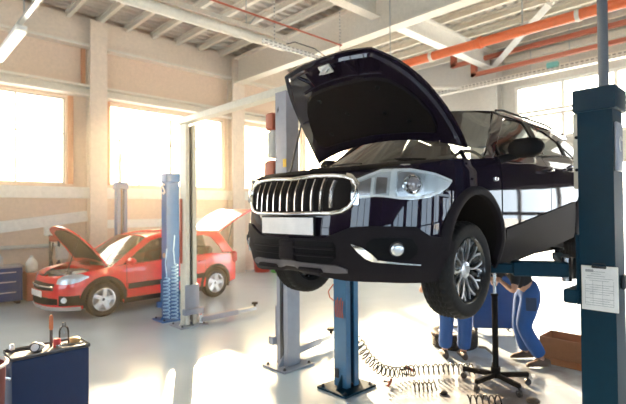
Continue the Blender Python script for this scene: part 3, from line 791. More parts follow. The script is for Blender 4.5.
    YS = [-.757, -.75, -.74, -.72, -.70, -.67, -.64, -.60, -.56, -.52, -.48, -.44, -.40, -.3, -.2, -.1, 0, .1, .2, .3, .40, .44, .48, .52, .56, .60, .64, .67, .70, .72, .74, .75, .757]
    def hrows(ins, n, ns=22, ys=YS, ta=None, tb=None):
        rows = []
        for y in ys:
            yy = y * (1 - ins); a = t0(yy) + ins * .7 if ta is None else ta(yy); c = tab(tf, abs(y)) - ins if tb is None else tb(yy)
            c = max(c, a + .002); rows.append([hp(a + (c - a) * i / ns, yy, n) for i in range(ns + 1)])
        return rows
    b = MB(); b.slab(hrows(0, .0), hrows(0.0, -.022)); hood = b.build('hood', M_PAINT, car, angle=30)
    # inner frame: raised ring + liner
    b = MB(); r = hrows(.035, -.024); r2 = hrows(.055, -.045); b.slab(r, r2); b.build('inner_frame', M_PAINT, hood, angle=50)
    b = MB(); yl = [-.60, -.59, -.56, -.50, -.42, -.32, -.2, -.1, 0, .1, .2, .32, .42, .50, .56, .59, .60]
    lt = lambda y: tab([(0, .79), (.3, .775), (.42, .72), (.52, .60), (.58, .46), (.6, .38)], abs(y))
    la = lambda y: tab([(0, .24), (.4, .22), (.58, .20), (.6, .26)], abs(y))
    b.slab(hrows(0, -.046, ys=yl, ta=la, tb=lt), hrows(0, -.064, ys=yl, ta=lambda y: la(y) + .02, tb=lambda y: lt(y) - .02)); b.build('hood_liner', M_MATTE, hood)
    for (t, y) in ((.34, -.4), (.34, .4), (.5, -.12), (.44, .22), (.68, -.3), (.68, .3)):
        b = MB(); p = hp(t, y, -.064); b.tube([p, p - Nn * .012], [.02, .014], 12); b.build('liner_clip', M_BLACK, hood)
    b = MB()
    for y0 in (-.26, .24):
        b.tube([hp(.83, y0 * .9, -.04), hp(.96, y0 + .05, -.045)], [.022, .012], 8); b.tube([hp(.83, y0 * .9, -.04), hp(.96, y0 - .05, -.045)], [.022, .012], 8); b.build('stamped_rib', M_PAINT, hood); b = MB()
    b.tube([hp(.83 - .3 * (y * .05) ** 2, y * .05, -.045) for y in range(-8, 9)], .012, 8)
    b.build('stamped_rib', M_PAINT, hood)
    b = MB(); c = hp(.955, 0, -.06); b.tube([c + Vector((0, -.035, 0)), c + Vector((0, -.03, 0)) - Nn * .05, c + Vector((0, .03, 0)) - Nn * .05, c + Vector((0, .035, 0))], .007, 8); b.box(c, (.07, .11, .012), ry=-al_); b.build('hood_latch', M_SILVER, hood)
    for sd in (1, -1):
        b = MB(); b.tube([hp(.03, .70 * sd, -.03), Vector((-.24, .71 * sd, 1.0)), Vector((-.16, .72 * sd, .95))], .016, 8); b.build('hood_hinge', M_BLACK, car)
    b = MB(); b.tube([hp(.50, -.66, -.05), Vector((.25, -.70, .93))], .008, 8); b.build('prop_rod', M_DARKM, car)
    # wheels + wells + underbody
    for sd in (1, -1):
        make_wheel(car, (0, .765 * sd, .335 - .124), sd, .335, .23, .225, 'black')
        make_wheel(car, (-2.6, .765 * sd, .335 - .06), sd, .335, .23, .225, 'black')
        for (cx, cz) in (FC, RCt):
            b = MB(); r = []
            for i in range(17):
                a = PI * (-.12 + 1.24 * i / 16); r.append([(cx + (AR + .015) * math.cos(a), y * sd, cz + (AR + .015) * math.sin(a)) for y in (.86, .7, .5)])
            b.grid(r); b.add([q[-1] for q in r], [tuple(range(17))]); b.build('wheel_well', M_MATTE, car)
    b = MB(); b.box((-1.33, 0, .26), (1.75, 1.56, .10), bev=.03); b.box((.05, 0, .30), (1.1, .95, .14), bev=.04); b.box((.52, 0, .235), (.36, 1.2, .05), bev=.02); b.box((-2.8, 0, .36), (1.2, .95, .14), bev=.04)
    b.build('underbody', M_MATTE, car)
    b = MB(); b.tube([(-.5, .15, .20), (-1.2, .15, .19), (-2.4, .2, .25), (-3.2, .4, .30)], .03, 8); b.cyl((-2.9, .1, .29), (-2.9, .55, .29), .09); b.build('exhaust', M_DARKM, car)
    for sd in (1, -1):
        b = MB(); b.tube([(0, .3 * sd, .30), (0, .68 * sd, .211)], .03, 8); b.tube([(0, .6 * sd, .25), (-.03, .56 * sd, .8)], .04, 8); b.build('suspension_arm', M_DARKM, car)
    # interior
    for sd in (1, -1):
        b = MB(); b.box((-1.35, .36 * sd, .62), (.5, .5, .18), bev=.06); b.box((-1.63, .36 * sd, .92), (.16, .48, .62), ry=-.25, bev=.06); b.box((-1.72, .36 * sd, 1.28), (.1, .26, .18), bev=.04); b.build('seat', M_BAG if sd == 1 else M_SEAT, car)
    b = MB(); b.box((-2.35, 0, .62), (.5, 1.2, .18), bev=.06); b.box((-2.62, 0, .92), (.14, 1.2, .56), ry=-.25, bev=.06); b.build('rear_seat', M_SEAT, car)
    b = MB(); b.box((-.72, 0, .90), (.45, 1.42, .18), bev=.06); b.build('dashboard', M_BLACK, car)
    b = MB(); b.tube([(-.98 + .05 * math.sin(a), .36 + .17 * math.cos(a), .98 + .17 * math.sin(a)) for a in [i * PI / 12 for i in range(24)]], .014, 8, closed=True); b.build('steering_wheel', M_BLACK, car)
    for sd in (1, -1):
        b = MB(); b.box((-3.44, .6 * sd, .86), (.06, .22, .16), bev=.03); b.build('tail_light', M_REDPL, car)
    return car
make_dark_car()

def make_red_car():
    KX = [(.15, .92), (.25, .99), (.4, 1.0), (.6, .97), (.75, .90), (.85, .80), (1.0, .6)]
    KW = [(.15, .80), (.3, .86), (.5, .877), (.8, .872), (.95, .85), (1.02, .82), (1.2, .755), (1.4, .66), (1.52, .58)]
    B = Body(KX, KW, .76, N=2.5, s0=.08, tail=(-2.3, .9, .14))
    car = thing('hatchback_car', 'bright red hatchback on the floor with open hood and raised tailgate', 'car', (2.986, 9.67, 0), math.radians(184.7))
    FC, RCt, AR = (0, .33), (-2.5, .33), .36
    top = [(-3.12, .93), (-2.4, 1.0), (-1.2, .965), (-.45, .935), (0, .90), (.4, .84), (1.08, .76)]
    bot0 = [(-3.12, .34), (-2.9, .30), (-.5, .22), (.4, .20), (1.08, .22)]
    def bot(s):
        z = tab(bot0, s); x = B.P(s, .5).x
        for (cx, cz) in (FC, RCt):
            if abs(x - cx) < AR: z = max(z, cz + math.sqrt(max(0, AR ** 2 - (x - cx) ** 2)))
        return z
    ss = [-3.12, -3.05, -2.98, -2.9, 1.08] + [-2.1 + .1 * i for i in range(18)] + [.36 + .04 * i for i in range(18)]
    for cx in (0, -2.5):
        for i in range(21):
            x = cx - AR * math.cos(PI * i / 20); ss.append(B.sx(x))
            if i in (0, 20): ss += [B.sx(x - .002), B.sx(x + .002)]
    ss = sorted(set(round(s, 5) for s in ss))
    b = MB()
    for sd in (1, -1): B.patch(b, sd, top, bot, 0, 0, nz=12, off=0, th=.012, ss=ss, skip='b')
    zs = [.34, .45, .6, .72]
    b.grid([[(-3.12 - .07 * (1 - (k / 6) ** 2), B.w(-3.12, z) * k / 6, z) for z in zs] for k in range(-6, 7)])
    b.build('body_shell', M_RED, car, angle=30)
    edge = [(-.92, 1.42), (-1.3, 1.50), (-1.8, 1.52), (-2.4, 1.485), (-2.78, 1.43)]
    b = MB(); r1 = []; r2 = []
    for i in range(13):
        x = -.92 - 1.86 * i / 12; z = tab(edge, x); w = B.w(x, z); r1.append([(x, w * k / 6, z + .05 * (1 - (k / 6) ** 2)) for k in range(-6, 7)]); r2.append([(v[0], v[1], v[2] - .02) for v in r1[-1]])
    b.slab(r1, r2); b.build('roof', M_RED, car)
    up_ = [(-.12, .91), (-.5, 1.16), (-.92, 1.42), (-1.3, 1.50), (-1.8, 1.52), (-2.4, 1.485), (-2.78, 1.43), (-3.0, 1.1), (-3.12, .93)]
    lo_ = [(-.35, .935), (-.62, 1.12), (-1.03, 1.36), (-1.35, 1.43), (-1.8, 1.45), (-2.3, 1.42), (-2.5, 1.35), (-2.68, 1.12), (-2.75, .97)]
    b = MB()
    for sd in (1, -1):
        q1 = []; q2 = []
        for (a, c), (d, e) in zip(zip(up_, up_[1:]), zip(lo_, lo_[1:])):
            for k in range(4):
                u = (a[0] + (c[0] - a[0]) * k / 4, a[1] + (c[1] - a[1]) * k / 4); l = (d[0] + (e[0] - d[0]) * k / 4, d[1] + (e[1] - d[1]) * k / 4)
                q1.append([B.S(u[0] + (l[0] - u[0]) * j / 2, u[1] + (l[1] - u[1]) * j / 2, 0, sd) for j in range(3)]); q2.append([B.S(u[0] + (l[0] - u[0]) * j / 2, u[1] + (l[1] - u[1]) * j / 2, -.03, sd) for j in range(3)])
        b.slab(q1, q2)
    b.build('pillar', M_RED, car)
    lt = sorted(lo_)
    gl = MB(); rows = []
    for i in range(7):
        k = i / 6; xe, ze = -.15 - .77 * k, .90 + .52 * k; w = B.w(0, ze) - .03
        rows.append([(xe + .18 * (1 - (j / 6) ** 2), w * j / 6, ze + .04 * k * (1 - (j / 6) ** 2)) for j in range(-6, 7)])
    gl.grid(rows); gl.build('windshield', M_CARGLASS, car)
    for nm, x0, x1, ga, gb, hx in (('front_door', -1.42, -.42, -1.44, -.36, -1.3), ('rear_door', -2.2, -1.43, -2.28, -1.52, -2.1)):
        for sd in (1, -1):
            b = MB(); b.cur = 1; B.patch(b, sd, lambda s: tab(top, s) - .004, [(-3, .28), (0, .28)], x0 - .008, x1 + .008, 10, 6, .0015, 0)
            b.cur = 0; B.patch(b, sd, lambda s: tab(top, s) - .01, [(-3, .29), (0, .29)], x0, x1, 10, 8, .006, .004)
            d = b.build(nm, [M_RED, M_BLACK], car)
            b = MB(); B.patch(b, sd, [(-3, .60), (0, .56)], [(-3, .50), (0, .46)], x0 + .02, x1 - .02, 10, 2, .018, .02); b.build('side_molding', M_CLAD, d)
            b = MB(); b.tube([B.S(hx - .08, .86, .01, sd), B.S(hx - .05, .86, .045, sd), B.S(hx + .05, .855, .045, sd), B.S(hx + .08, .85, .01, sd)], .014, 8); b.build('door_handle', M_RED, d)
            g = MB(); rr = []
            for i in range(13):
                x = ga + (gb - ga) * i / 12; z0 = tab(top, x) + .004; z1 = max(z0 + .002, tab(lt, x) - .01); rr.append([B.S(x, z0 + (z1 - z0) * j / 4, -.01, sd) for j in range(5)])
            g.grid(rr); g.build('side_window', M_DKGLASS, d)
    b = MB()
    for sd in (1, -1):
        r1 = [[B.S(x - (z - .95) * .2, z, .002, sd) for x in (-1.43, -1.53)] for z in (.96, 1.1, 1.25, 1.43)]; b.grid(r1)
    b.build('pillar_trim', M_BLACK, car)
    for sd in (1, -1):
        for C in (FC, RCt):
            b = MB(); r1 = []; r2 = []
            for i in range(25):
                a = math.radians(-8 + 196 * i / 24); q1 = []; q2 = []
                for k, o in ((0, .015), (1, .02), (2, .005)):
                    R_ = AR - .004 + .035 * k; x = C[0] + R_ * math.cos(a); z = C[1] + R_ * math.sin(a); s = B.sx(x, max(z, .16)); q1.append(B.S(s, z, o, sd)); q2.append(B.S(s, z, -.02, sd))
                r1.append(q1); r2.append(q2)
            b.slab(r1, r2); b.build('wheel_arch_flare', M_CLAD, car)
        b = MB(); B.patch(b, sd, [(-2.1, .30), (-.4, .30)], [(-2.1, .20), (-.4, .20)], -2.12, -.38, 10, 3, .015, .02); b.build('sill_cladding', M_CLAD, car)
        for (cx, cz) in (FC, RCt):
            b = MB(); r = [[(cx + (AR + .012) * math.cos(PI * (-.1 + 1.2 * i / 16)), y * sd, cz + (AR + .012) * math.sin(PI * (-.1 + 1.2 * i / 16))) for y in (.85, .7, .5)] for i in range(17)]
            b.grid(r); b.add([q[-1] for q in r], [tuple(range(17))]); b.build('wheel_well', M_MATTE, car)
        make_wheel(car, (0, .75 * sd, .322), sd, .322, .22, .21, 'silver', .2)
        make_wheel(car, (-2.5, .75 * sd, .322), sd, .322, .22, .21, 'silver', .2)
        b = MB(); B.patch(b, sd, [(.22, .78), (.35, .83), (.5, .83), (.65, .80), (.72, .74)], [(.22, .76), (.35, .69), (.5, .655), (.65, .65), (.72, .66)], .22, .72, 16, 5, .006, .03); hl = b.build('headlight', M_LAMPIN, car)
        b = MB(); B.patch(b, sd, [(.22, .78), (.35, .83), (.5, .83), (.65, .80), (.72, .74)], [(.22, .76), (.35, .69), (.5, .655), (.65, .65), (.72, .66)], .22, .72, 16, 5, .016, 0); b.build('lens_cover', M_LENS, hl)
        c = B.S(.55, .38, .0, sd); c2 = B.S(.55, .38, .02, sd); b = MB(); b.tube([c, c2], .05, 16); b.build('fog_lamp', M_LAMPIN, car)
        b = MB(); c = Vector((-.48, .93 * sd, .99)); b.box(c, (.12, .2, .13), bev=.045, rz=.2 * sd); b.box(c + Vector((.03, -.1 * sd, -.04)), (.06, .1, .04), bev=.01); b.build('side_mirror', M_RED, car)
        b = MB(); b.tube([(x, (B.w(x, 1.5) + .0) * sd, tab(edge, x) + (.05 if -2.3 < x < -1.2 else .01)) for x in (-1.05, -1.2, -1.6, -2.0, -2.3, -2.5)], .015, 8); b.build('roof_rail', M_SILVER, car)
        b = MB(); b.box((-3.08, .74 * sd, .86), (.16, .12, .26), bev=.04); b.build('tail_light', M_REDPL, car)
    b = MB()
    for sd in (1, -1): B.patch(b, sd, [(.74, .66), (1.08, .67)], [(.74, .54), (1.08, .53)], .76, 1.08, 10, 4, .008, .01, 'b')
    gr = b.build('front_grille', M_MATTE, car)
    b = MB(); pts = [B.S(.76 + .32 * i / 8, .60, .018, 1) for i in range(9)]; pts += [Vector((p.x, -p.y, p.z)) for p in reversed(pts[:-1])]; b.tube(pts, .014, 8); b.build('grille_bar', M_CHROME, gr)
    b = MB()
    for sd in (1, -1):
        B.patch(b, sd, [(.6, .40), (1.08, .42)], [(.6, .30), (1.08, .28)], .66, 1.08, 12, 3, .008, .01, 'b')
        B.patch(b, sd, [(.30, .46), (.5, .45), (.64, .46)], [(.30, .28), (.64, .28)], .32, .64, 8, 3, .006, .01)
    b.build('lower_grille', M_BLACK, car)
    b = MB()
    for sd in (1, -1): B.patch(b, sd, [(.2, .25), (1.08, .26)], [(.2, .19), (1.08, .20)], .3, 1.08, 14, 2, .02, .02, 'b')
    b.build('bumper_lip', M_SILVER, car)
    b = MB(); b.box((.86, 0, .47), (.012, .5, .11), bev=.004); b.build('license_plate', M_PLATE, car)
    # engine bay
    b = MB(); b.box((.25, 0, .72), (.5, 1.1, .16), bev=.05); b.box((.2, .1, .81), (.34, .4, .05), bev=.02); b.build('engine_cover', M_DARKM, car)
    b = MB(); b.box((.3, .5, .78), (.22, .16, .14), bev=.02); b.build('washer_tank', M_WHITEP, car)
    b = MB()
    for sd in (1, -1): b.grid([[B.S(s, tab(top, s) - .005, 0, sd), B.S(s, tab(top, s) + .01, -.03, sd), B.S(s, tab(top, s), -.1, sd)] for s in [-.15 + .05 * i for i in range(22)]])
    b.grid([[(-.1 + .1 * (1 - (k / 6) ** 2), .72 * k / 6, .92), (.05, .72 * k / 6, .86), (.05, .72 * k / 6, .7)] for k in range(-6, 7)])
    b.build('fender_inner_edge', M_RED, car)
    # raised hood
    al_ = math.radians(47); D = Vector((math.cos(al_), 0, math.sin(al_))); Nn = Vector((-math.sin(al_), 0, math.cos(al_))); hg = Vector((-.12, 0, .93))
    def hp(t, y, n): return hg + D * t + Vector((0, y, 0)) + Nn * (n + .05 * (1 - (y / .7) ** 2) + .05 * math.sin(PI * t))
    ys = [-.72, -.70, -.64, -.56, -.46, -.3, 0, .3, .46, .56, .64, .70, .72]; tf = [(0, .98), (.3, .96), (.46, .92), (.56, .86), (.64, .76), (.70, .5), (.72, .3)]
    b = MB(); b.slab([[hp(tab(tf, abs(y)) * i / 12, y, 0) for i in range(13)] for y in ys], [[hp(tab(tf, abs(y)) * i / 12, y, -.025) for i in range(13)] for y in ys]); hood = b.build('hood', M_RED, car)
    b = MB(); b.slab([[hp(.1 + (tab(tf, abs(y)) - .2) * i / 12, y * .85, -.026) for i in range(13)] for y in ys], [[hp(.1 + (tab(tf, abs(y)) - .2) * i / 12, y * .85, -.045) for i in range(13)] for y in ys]); b.build('hood_liner', M_MATTE, hood)
    b = MB(); b.tube([hp(.7, .55, -.04), (.55, .55, .80)], .008, 6); b.build('prop_rod', M_DARKM, car)
    # raised tailgate: hinged at the roof end, opening up and back
    hg2 = Vector((-2.78, 0, 1.46)); a2 = math.radians(33)
    D2 = Vector((-math.cos(a2), 0, math.sin(a2))); N2 = Vector((math.sin(a2), 0, math.cos(a2)))
    def tg(t, y, n): return hg2 + D2 * t + Vector((0, y, 0)) + N2 * (n - .22 * max(0, t - .55) ** 1.3)
    b = MB(); wy = [(0, .56), (.5, .66), (1.05, .68)]
    b.cur = 0; T1 = [0, .06, .55, .62, .8, .95, 1.05]
    b.slab([[tg(t, tab(wy, t) * k / 6, .02) for k in range(-6, 7)] for t in T1], [[tg(t, tab(wy, t) * k / 6, -.03) for k in range(-6, 7)] for t in T1]); tl = b.build('tailgate', M_RED, car)
    b = MB(); b.grid([[tg(t, tab(wy, t) * .86 * k / 6, .024) for k in range(-6, 7)] for t in (.08, .3, .52)]); b.build('rear_window', M_DKGLASS, tl)
    for sd in (1, -1):
        b = MB(); b.tube([tg(.45, .6 * sd, -.03), (-2.95, .66 * sd, 1.05)], .012, 6); b.build('gas_strut', M_DARKM, car)
    b = MB(); b.box((-1.3, 0, .28), (3.5, 1.0, .14), bev=.04); b.box((-1.3, 0, .30), (1.6, 1.5, .1), bev=.03); b.build('underbody', M_MATTE, car)
    for sd in (1, -1):
        b = MB(); b.box((-1.3, .36 * sd, .58), (.5, .5, .18), bev=.06); b.box((-1.6, .36 * sd, .88), (.16, .48, .6), ry=-.25, bev=.06); b.box((-1.69, .36 * sd, 1.22), (.1, .26, .18), bev=.04); b.build('seat', M_SEAT, car)
    b = MB(); b.box((-2.25, 0, .58), (.5, 1.2, .18), bev=.06); b.box((-2.5, 0, .86), (.14, 1.2, .56), ry=-.25, bev=.06); b.build('rear_seat', M_SEAT, car)
    b = MB(); b.box((-.55, 0, .86), (.4, 1.4, .16), bev=.06); b.build('dashboard', M_BLACK, car)
    return car
make_red_car()

# ------------------------------------------------------------------ lifts
def lift_column(name, label, x, y, h, m, slot, pole=None, cap=True, group=None, wx=.24, wy=.22, mcap=None, plate=(.50, .42), rz=0):
    """slot=+1/-1: side (along y) the open channel faces"""
    r = thing(name, label, 'lift post', (x, y, 0), rz, group)
    b = MB(); t = .02
    b.box((0, -slot * (wy / 2 - t / 2), h / 2 + .015), (wx, t, h - .03)); 
    for s in (-1, 1):
        b.box((s * (wx / 2 - t / 2), 0, h / 2 + .015), (t, wy - 2 * t, h - .03)); b.box((s * (wx / 2 - .035), slot * (wy / 2 - t / 2), h / 2 + .015), (.07, t, h - .03))
    b.build('post', m, r)
    b = MB(); b.box((0, 0, .012), (plate[0], plate[1], .024), bev=.004); bp = b.build('base_plate', m if m != M_CREAMP else M_SLATE, r)
    for sx in (-1, 1):
        for sy in (-1, 1):
            b = MB(); b.lathe([(0, .05), (.012, .05), (.012, .036), (.02, .036), (.02, .024)], (sx * (plate[0] / 2 - .05), sy * (plate[1] / 2 - .05), 0), n=6); b.build('anchor_bolt', M_DARKM, bp)
    for sx in (-1, 1):
        b = MB(); b.prism([(0, 0), (.09, 0), (0, .14)], .012, lambda u, v, w, sx=sx: (sx * (wx / 2 + u), -.03 + w, .024 + v)); b.build('gusset', m, r)
    if cap:
        b = MB(); b.box((0, 0, h + .04), (wx + .05, wy + .05, .16), bev=.008); b.build('cap', mcap or m, r)
    if pole:
        b = MB(); b.cyl((pole[0], pole[1], h + .1), (pole[0], pole[1], pole[2]), pole[3], n=12); b.build('mast', M_MAST, r)
    b = MB(); b.box((0, slot * .02, h * .3), (wx - .10, .04, h * .55)); b.build('slot_shadow_strip', M_DARKM, r) if False else None
    b = MB(); b.cyl((0, slot * .03, .1), (0, slot * .03, h - .05), .022, n=10); b.build('lead_screw', M_DARKM, r)
    return r
def carriage(r, z, slot, m, hgt=.6, wx=.24, wy=.22):
    b = MB(); b.box((0, slot * (wy / 2 + .012), z), (wx + .02, .02, hgt), bev=.005); b.box((0, slot * .045, z), (wx - .16, .12, hgt * .8))
    b.box((0, slot * (wy / 2 + .05), z - hgt / 2 + .06), (wx + .12, .09, .10), bev=.01); b.build('carriage', m, r)
def arm(r, p0, p1, m, w=.12, h=.10, pad=True, padh=.08):
    p0, p1 = Vector(p0), Vector(p1); d = p1 - p0; L = d.length; a = math.atan2(d.y, d.x)
    b = MB(); c = (p0 + p1) / 2
    b.box(p0 + d * .32, (L * .64, w, h), rz=a, bev=.01); q = b.build('arm', m, r)
    b = MB(); b.box(p0 + d * .78, (L * .46, w * .72, h * .66), rz=a, bev=.006); b.build('arm_extension', m if m != M_SLATE else M_GALV, q)
    b = MB(); b.cyl(p0 + Vector((0, 0, -h * .8)), p0 + Vector((0, 0, h * .8)), .035); b.build('pivot_pin', M_STEEL, q)
    if pad:
        b = MB(); b.cyl(p1 + Vector((0, 0, h * .2)), p1 + Vector((0, 0, h * .3 + padh * .6)), .022); b.cyl(p1 + Vector((0, 0, h * .3 + padh * .6)), p1 + Vector((0, 0, h * .3 + padh)), .06, .055); b.build('lift_pad', M_BLACK, q)
A = lift_column('lift_column', 'tall dark teal lift post at right with a clipboard on its front', 3.765, .97, 2.66, M_TEAL, 1, pole=(.0, -.03, ZC - .02, .034))
carriage(A, 1.5, 1, M_TEAL, .5)
arm(A, (-.04, .22, 1.485), (-.36, .72, 1.485), M_TEAL, .13, .11, padh=.02); arm(A, (.06, .22, 1.485), (.95, .62, 1.485), M_TEAL, .12, .10, padh=.05)
b = MB(); b.box((-.03, -.122, 2.36), (.14, .02, .34), bev=.006); b.build('control_panel', M_SLATE, A)
b = MB(); b.tube([(-.03 + .03 * math.cos(a), -.135, 2.38 + .05 * math.sin(a)) for a in [.5 + i * .35 for i in range(13)]], .004, 6); b.build('panel_mark', M_WHITEP, A)
b = MB(); b.box((.02, .15, 2.36), (.05, .05, .56), bev=.008); b.build('cable_cover', M_CREAMP, A)
b = MB()
b.cyl((-.008, .168, 2.47), (-.006, .175, 2.47), .01)
for z in (2.22, 2.46):
    b = MB(); b.cyl((-.004, .15, z), (-.012, .15, z), .012, n=12); b.build('screw', M_BLACK, A)
b = MB(); b.box((.03, -.128, 1.42), (.10, .03, .10), bev=.01); b.build('safety_latch', M_DARKM, A)
Bc = lift_column('lift_column', 'blue lift post standing under the front bumper of the dark SUV', 3.74, 3.43, 2.22, M_TEAL, -1, wx=.20, wy=.18)
for o in Bc.children:
    if o.name.startswith('post'): o.data.materials[0] = mat('mid_blue_paint', (.03, .14, .27), .35, coat=.4)
carriage(Bc, 1.5, -1, M_TEAL, .5, .20, .18)
arm(Bc, (-.04, -.20, 1.485), (-.36, -.55, 1.485), M_TEAL, .13, .11, padh=.02); arm(Bc, (.06, -.20, 1.485), (.95, -.50, 1.485), M_TEAL, .12, .10, padh=.05)
b = MB()
for i in range(5): b.tube([(-.105, .05 - i * .025, .96 + .03 * (i % 2)), (-.125, .045 - i * .025, .86), (-.115, .04 - i * .025, .78)], .006, 6)
b.tube([(-.11, .08, 1.13), (-.15, .12, 1.05), (-.12, .13, .98), (-.11, .08, .95)], .007, 6)
b.build('wire_bundle', M_REDST, Bc)
b = MB(); b.box((-.105, .045, .17), (.02, .05, .10), bev=.006); b.build('warning_plate', M_DARKM, Bc)
Cc = lift_column('lift_column', 'tall slate grey lift post left of the SUV, carrying a motor unit', 3.75, 4.42, 3.42, M_SLATE, 1, cap=False, wx=.20, wy=.21)
b = MB(); b.box((-.105, .0, .9), (.014, .05, 1.6)); b.build('channel_edge', M_DARKM, Cc)
carriage(Cc, .5, 1, M_SLATE, .5, .20, .21)
arm(Cc, (.18, .12, .12), (1.05, .28, .12), M_SLATE, .12, .09)
mo = thing('hydraulic_power_unit', 'orange-brown motor and oil tank bolted high on the slate lift post', 'motor unit', (3.75, 4.52, 2.2))
b = MB(); b.box((-.02, .13, .13), (.2, .2, .5), bev=.03); b.build('oil_tank', M_REDST, mo)
b = MB(); b.cyl((-.02, .13, .42), (-.02, .13, .74), .085, n=20); b.cyl((-.02, .13, .74), (-.02, .13, .78), .06); b.build('motor', M_GREYW, mo)
b = MB(); b.box((-.05, .13, .88), (.12, .15, .22), bev=.02); b.build('switch_box', M_REDST, mo)
b = MB(); b.tube([(0, .05, .5), (-.1, .02, .2), (-.12, -.1, -.4), (-.13, -.14, -1.2)], .012, 8); b.tube([(0, .05, .7), (-.1, -.05, 1.0), (-.05, -.06, 1.2)], .012, 8); b.build('hose', M_DARKM, mo)
b = MB(); b.box((-.125, -.20, .32), (.006, .06, .1)); b.build('yellow_label', mat('yellow_label', (.8, .5, .02), .5), mo)
Dc = lift_column('lift_column', 'slim cream lift post beside the blue post near the red car', 3.87, 7.18, 3.42, M_CREAMP, -1, cap=False, wx=.2, wy=.2)
b = MB(); b.box((-.11, .05, 1.6), (.02, .07, 1.1), bev=.006); b.build('cable_cover', M_REDST, Dc)
carriage(Dc, .45, -1, M_SLATE, .5)
arm(Dc, (.14, -.16, .11), (1.3, -.12, .11), M_SLATE, .13, .09)
b = MB(); b.box((3.81, 5.8, 3.47), (.16, 3.0, .10), bev=.01); b.box((3.81, 5.8, 3.53), (.05, 2.9, .03)); tag(b.build('lift_crossbeam', M_CREAMP), 'cream crossbeam joining the tops of slate and cream lift posts', 'crossbeam')
Ec = lift_column('lift_column', 'blue lift post with pale emblem beside the cream post', 3.85, 7.80, 2.50, M_BLUE, 1, pole=(0, 0, 3.6, .018), wx=.24, wy=.2)
carriage(Ec, .45, 1, M_BLUE, .5)
b = MB()
pts = [(.03, .055), (.0, .07), (-.03, .055), (-.03, .03), (0, .0), (.03, -.03), (.03, -.055), (0, -.07), (-.03, -.055)]
b.tube([(-.128, -u * 1.25, 2.34 + v * 1.25) for u, v in pts], .015, 6); b.build('emblem', M_WHITEP, Ec)
b = MB(); b.cyl((-.13, 0, 1.15), (-.12, 0, 1.15), .045, n=20); b.build('round_label', mat('tan_label', (.5, .38, .25), .5), Ec)
Fc = lift_column('lift_column', 'blue lift post standing behind the red car', 4.1, 10.78, 2.50, M_BLUE, -1, pole=(0, 0, 3.3, .016), wx=.22, wy=.2)
carriage(Fc, .45, -1, M_BLUE, .5)

def helix(b, path, R, pitch, r, n=14, seg=8, flat=None):
    """coil around a poly-path"""
    P = [Vector(p) for p in path]; L = [0]
    for a, c in zip(P, P[1:]): L.append(L[-1] + (c - a).length)
    T = L[-1]; N = int(T / pitch * n); pts = []
    for i in range(N + 1):
        s = T * i / N; k = 0
        while k < len(P) - 2 and s > L[k + 1]: k += 1
        u = (s - L[k]) / (L[k + 1] - L[k]); p = P[k].lerp(P[k + 1], u)
        d0 = (P[k + 1] - P[k]).normalized(); dn = (P[min(k + 2, len(P) - 1)] - P[k + 1]); dn = dn.normalized() if dn.length > 1e-6 else d0; d = d0.lerp(dn, u * .5).normalized()
        a = Vector((0, 0, 1)) if abs(d.z) < .8 else Vector((1, 0, 0)); e = (a - d * a.dot(d)).normalized(); f = d.cross(e); ph = 2 * PI * s / pitch
        pts.append(p + (e * math.cos(ph) + f * math.sin(ph)) * R)
    b.tube(pts, r, 6); return pts
for (x, y, z1, lab, m) in ((3.66, 7.56, .78, 'pale blue coiled air hose hanging on the front of the blue post', M_HOSEB), (3.74, 7.42, 1.02, 'pale red-blue coiled air hose hanging between blue and cream posts', M_HOSEB)):
    b = MB(); helix(b, [(0, 0, .08), (0, 0, z1)], .05, .062, .012); b.tube([(.0, 0, z1), (0, .05, z1 + .25), (0.04, .08, z1 + .5)], .011, 6)
    tag(b.build('coiled_air_hose', m, loc=(x, y, 0)), lab, 'hose', 'coiled hoses by the blue post')
b = MB(); helix(b, [(3.88, 3.40, .50), (3.97, 3.33, .30), (4.10, 3.25, .15), (4.28, 3.18, .085), (4.52, 3.08, .085), (4.8, 2.84, .085), (5.02, 2.62, .085)], .058, .058, .0085)
tag(b.build('coiled_air_hose', M_HOSEK), 'long black coiled air hose stretched over the floor from the blue post', 'hose')
def fitting(x, y, lab, a):
    r = thing('air_gun', lab, 'air gun', (x, y, 0), a)
    b = MB(); b.tube([(-.07, 0, .03), (.0, 0, .04), (.06, 0, .05)], [.014, .022, .018], 10); b.build('barrel', M_REDST, r)
    b = MB(); b.tube([(.02, 0, .04), (.05, .04, .03), (.06, .08, .022)], [.016, .014, .016], 8); b.build('handle', M_DARKM, r)
fitting(4.10, 3.12, 'dark red air gun lying at the near edge of the coiled hose', .4); fitting(4.62, 3.22, 'small dark air gun lying on the far side of the coiled hose', 1.4)
b = MB(); helix(b, [(4.16, 2.86, .045), (4.34, 2.70, .045)], .048, .045, .007); tag(b.build('coil_spring', M_DARKM), 'loose dark coil spring lying alone between hose and frame edge', 'spring')
b = MB(); helix(b, [(4.28, 2.30, .045), (4.50, 2.06, .045)], .042, .06, .008); tag(b.build('coil_spring', M_DARKM), 'dark coil spring at the foot of the jack stand', 'spring')
b = MB(); b.lathe([(0, .03), (.03, .028), (.045, .015), (.04, 0), (0, 0)], n=16); tag(b.build('rubber_bushing', M_DARKM, loc=(4.33, 2.60, 0)), 'small dark round bushing on the floor beside the loose spring', 'bushing')
b = MB(); b.lathe([(0, .04), (.04, .038), (.07, .02), (.06, 0), (0, 0)], n=16); tag(b.build('rubber_bushing', mat('rusty_rubber', (.10, .07, .05), .7), loc=(4.78, 1.86, 0)), 'rusty brown bushing on the stained floor right of the jack stand', 'bushing')

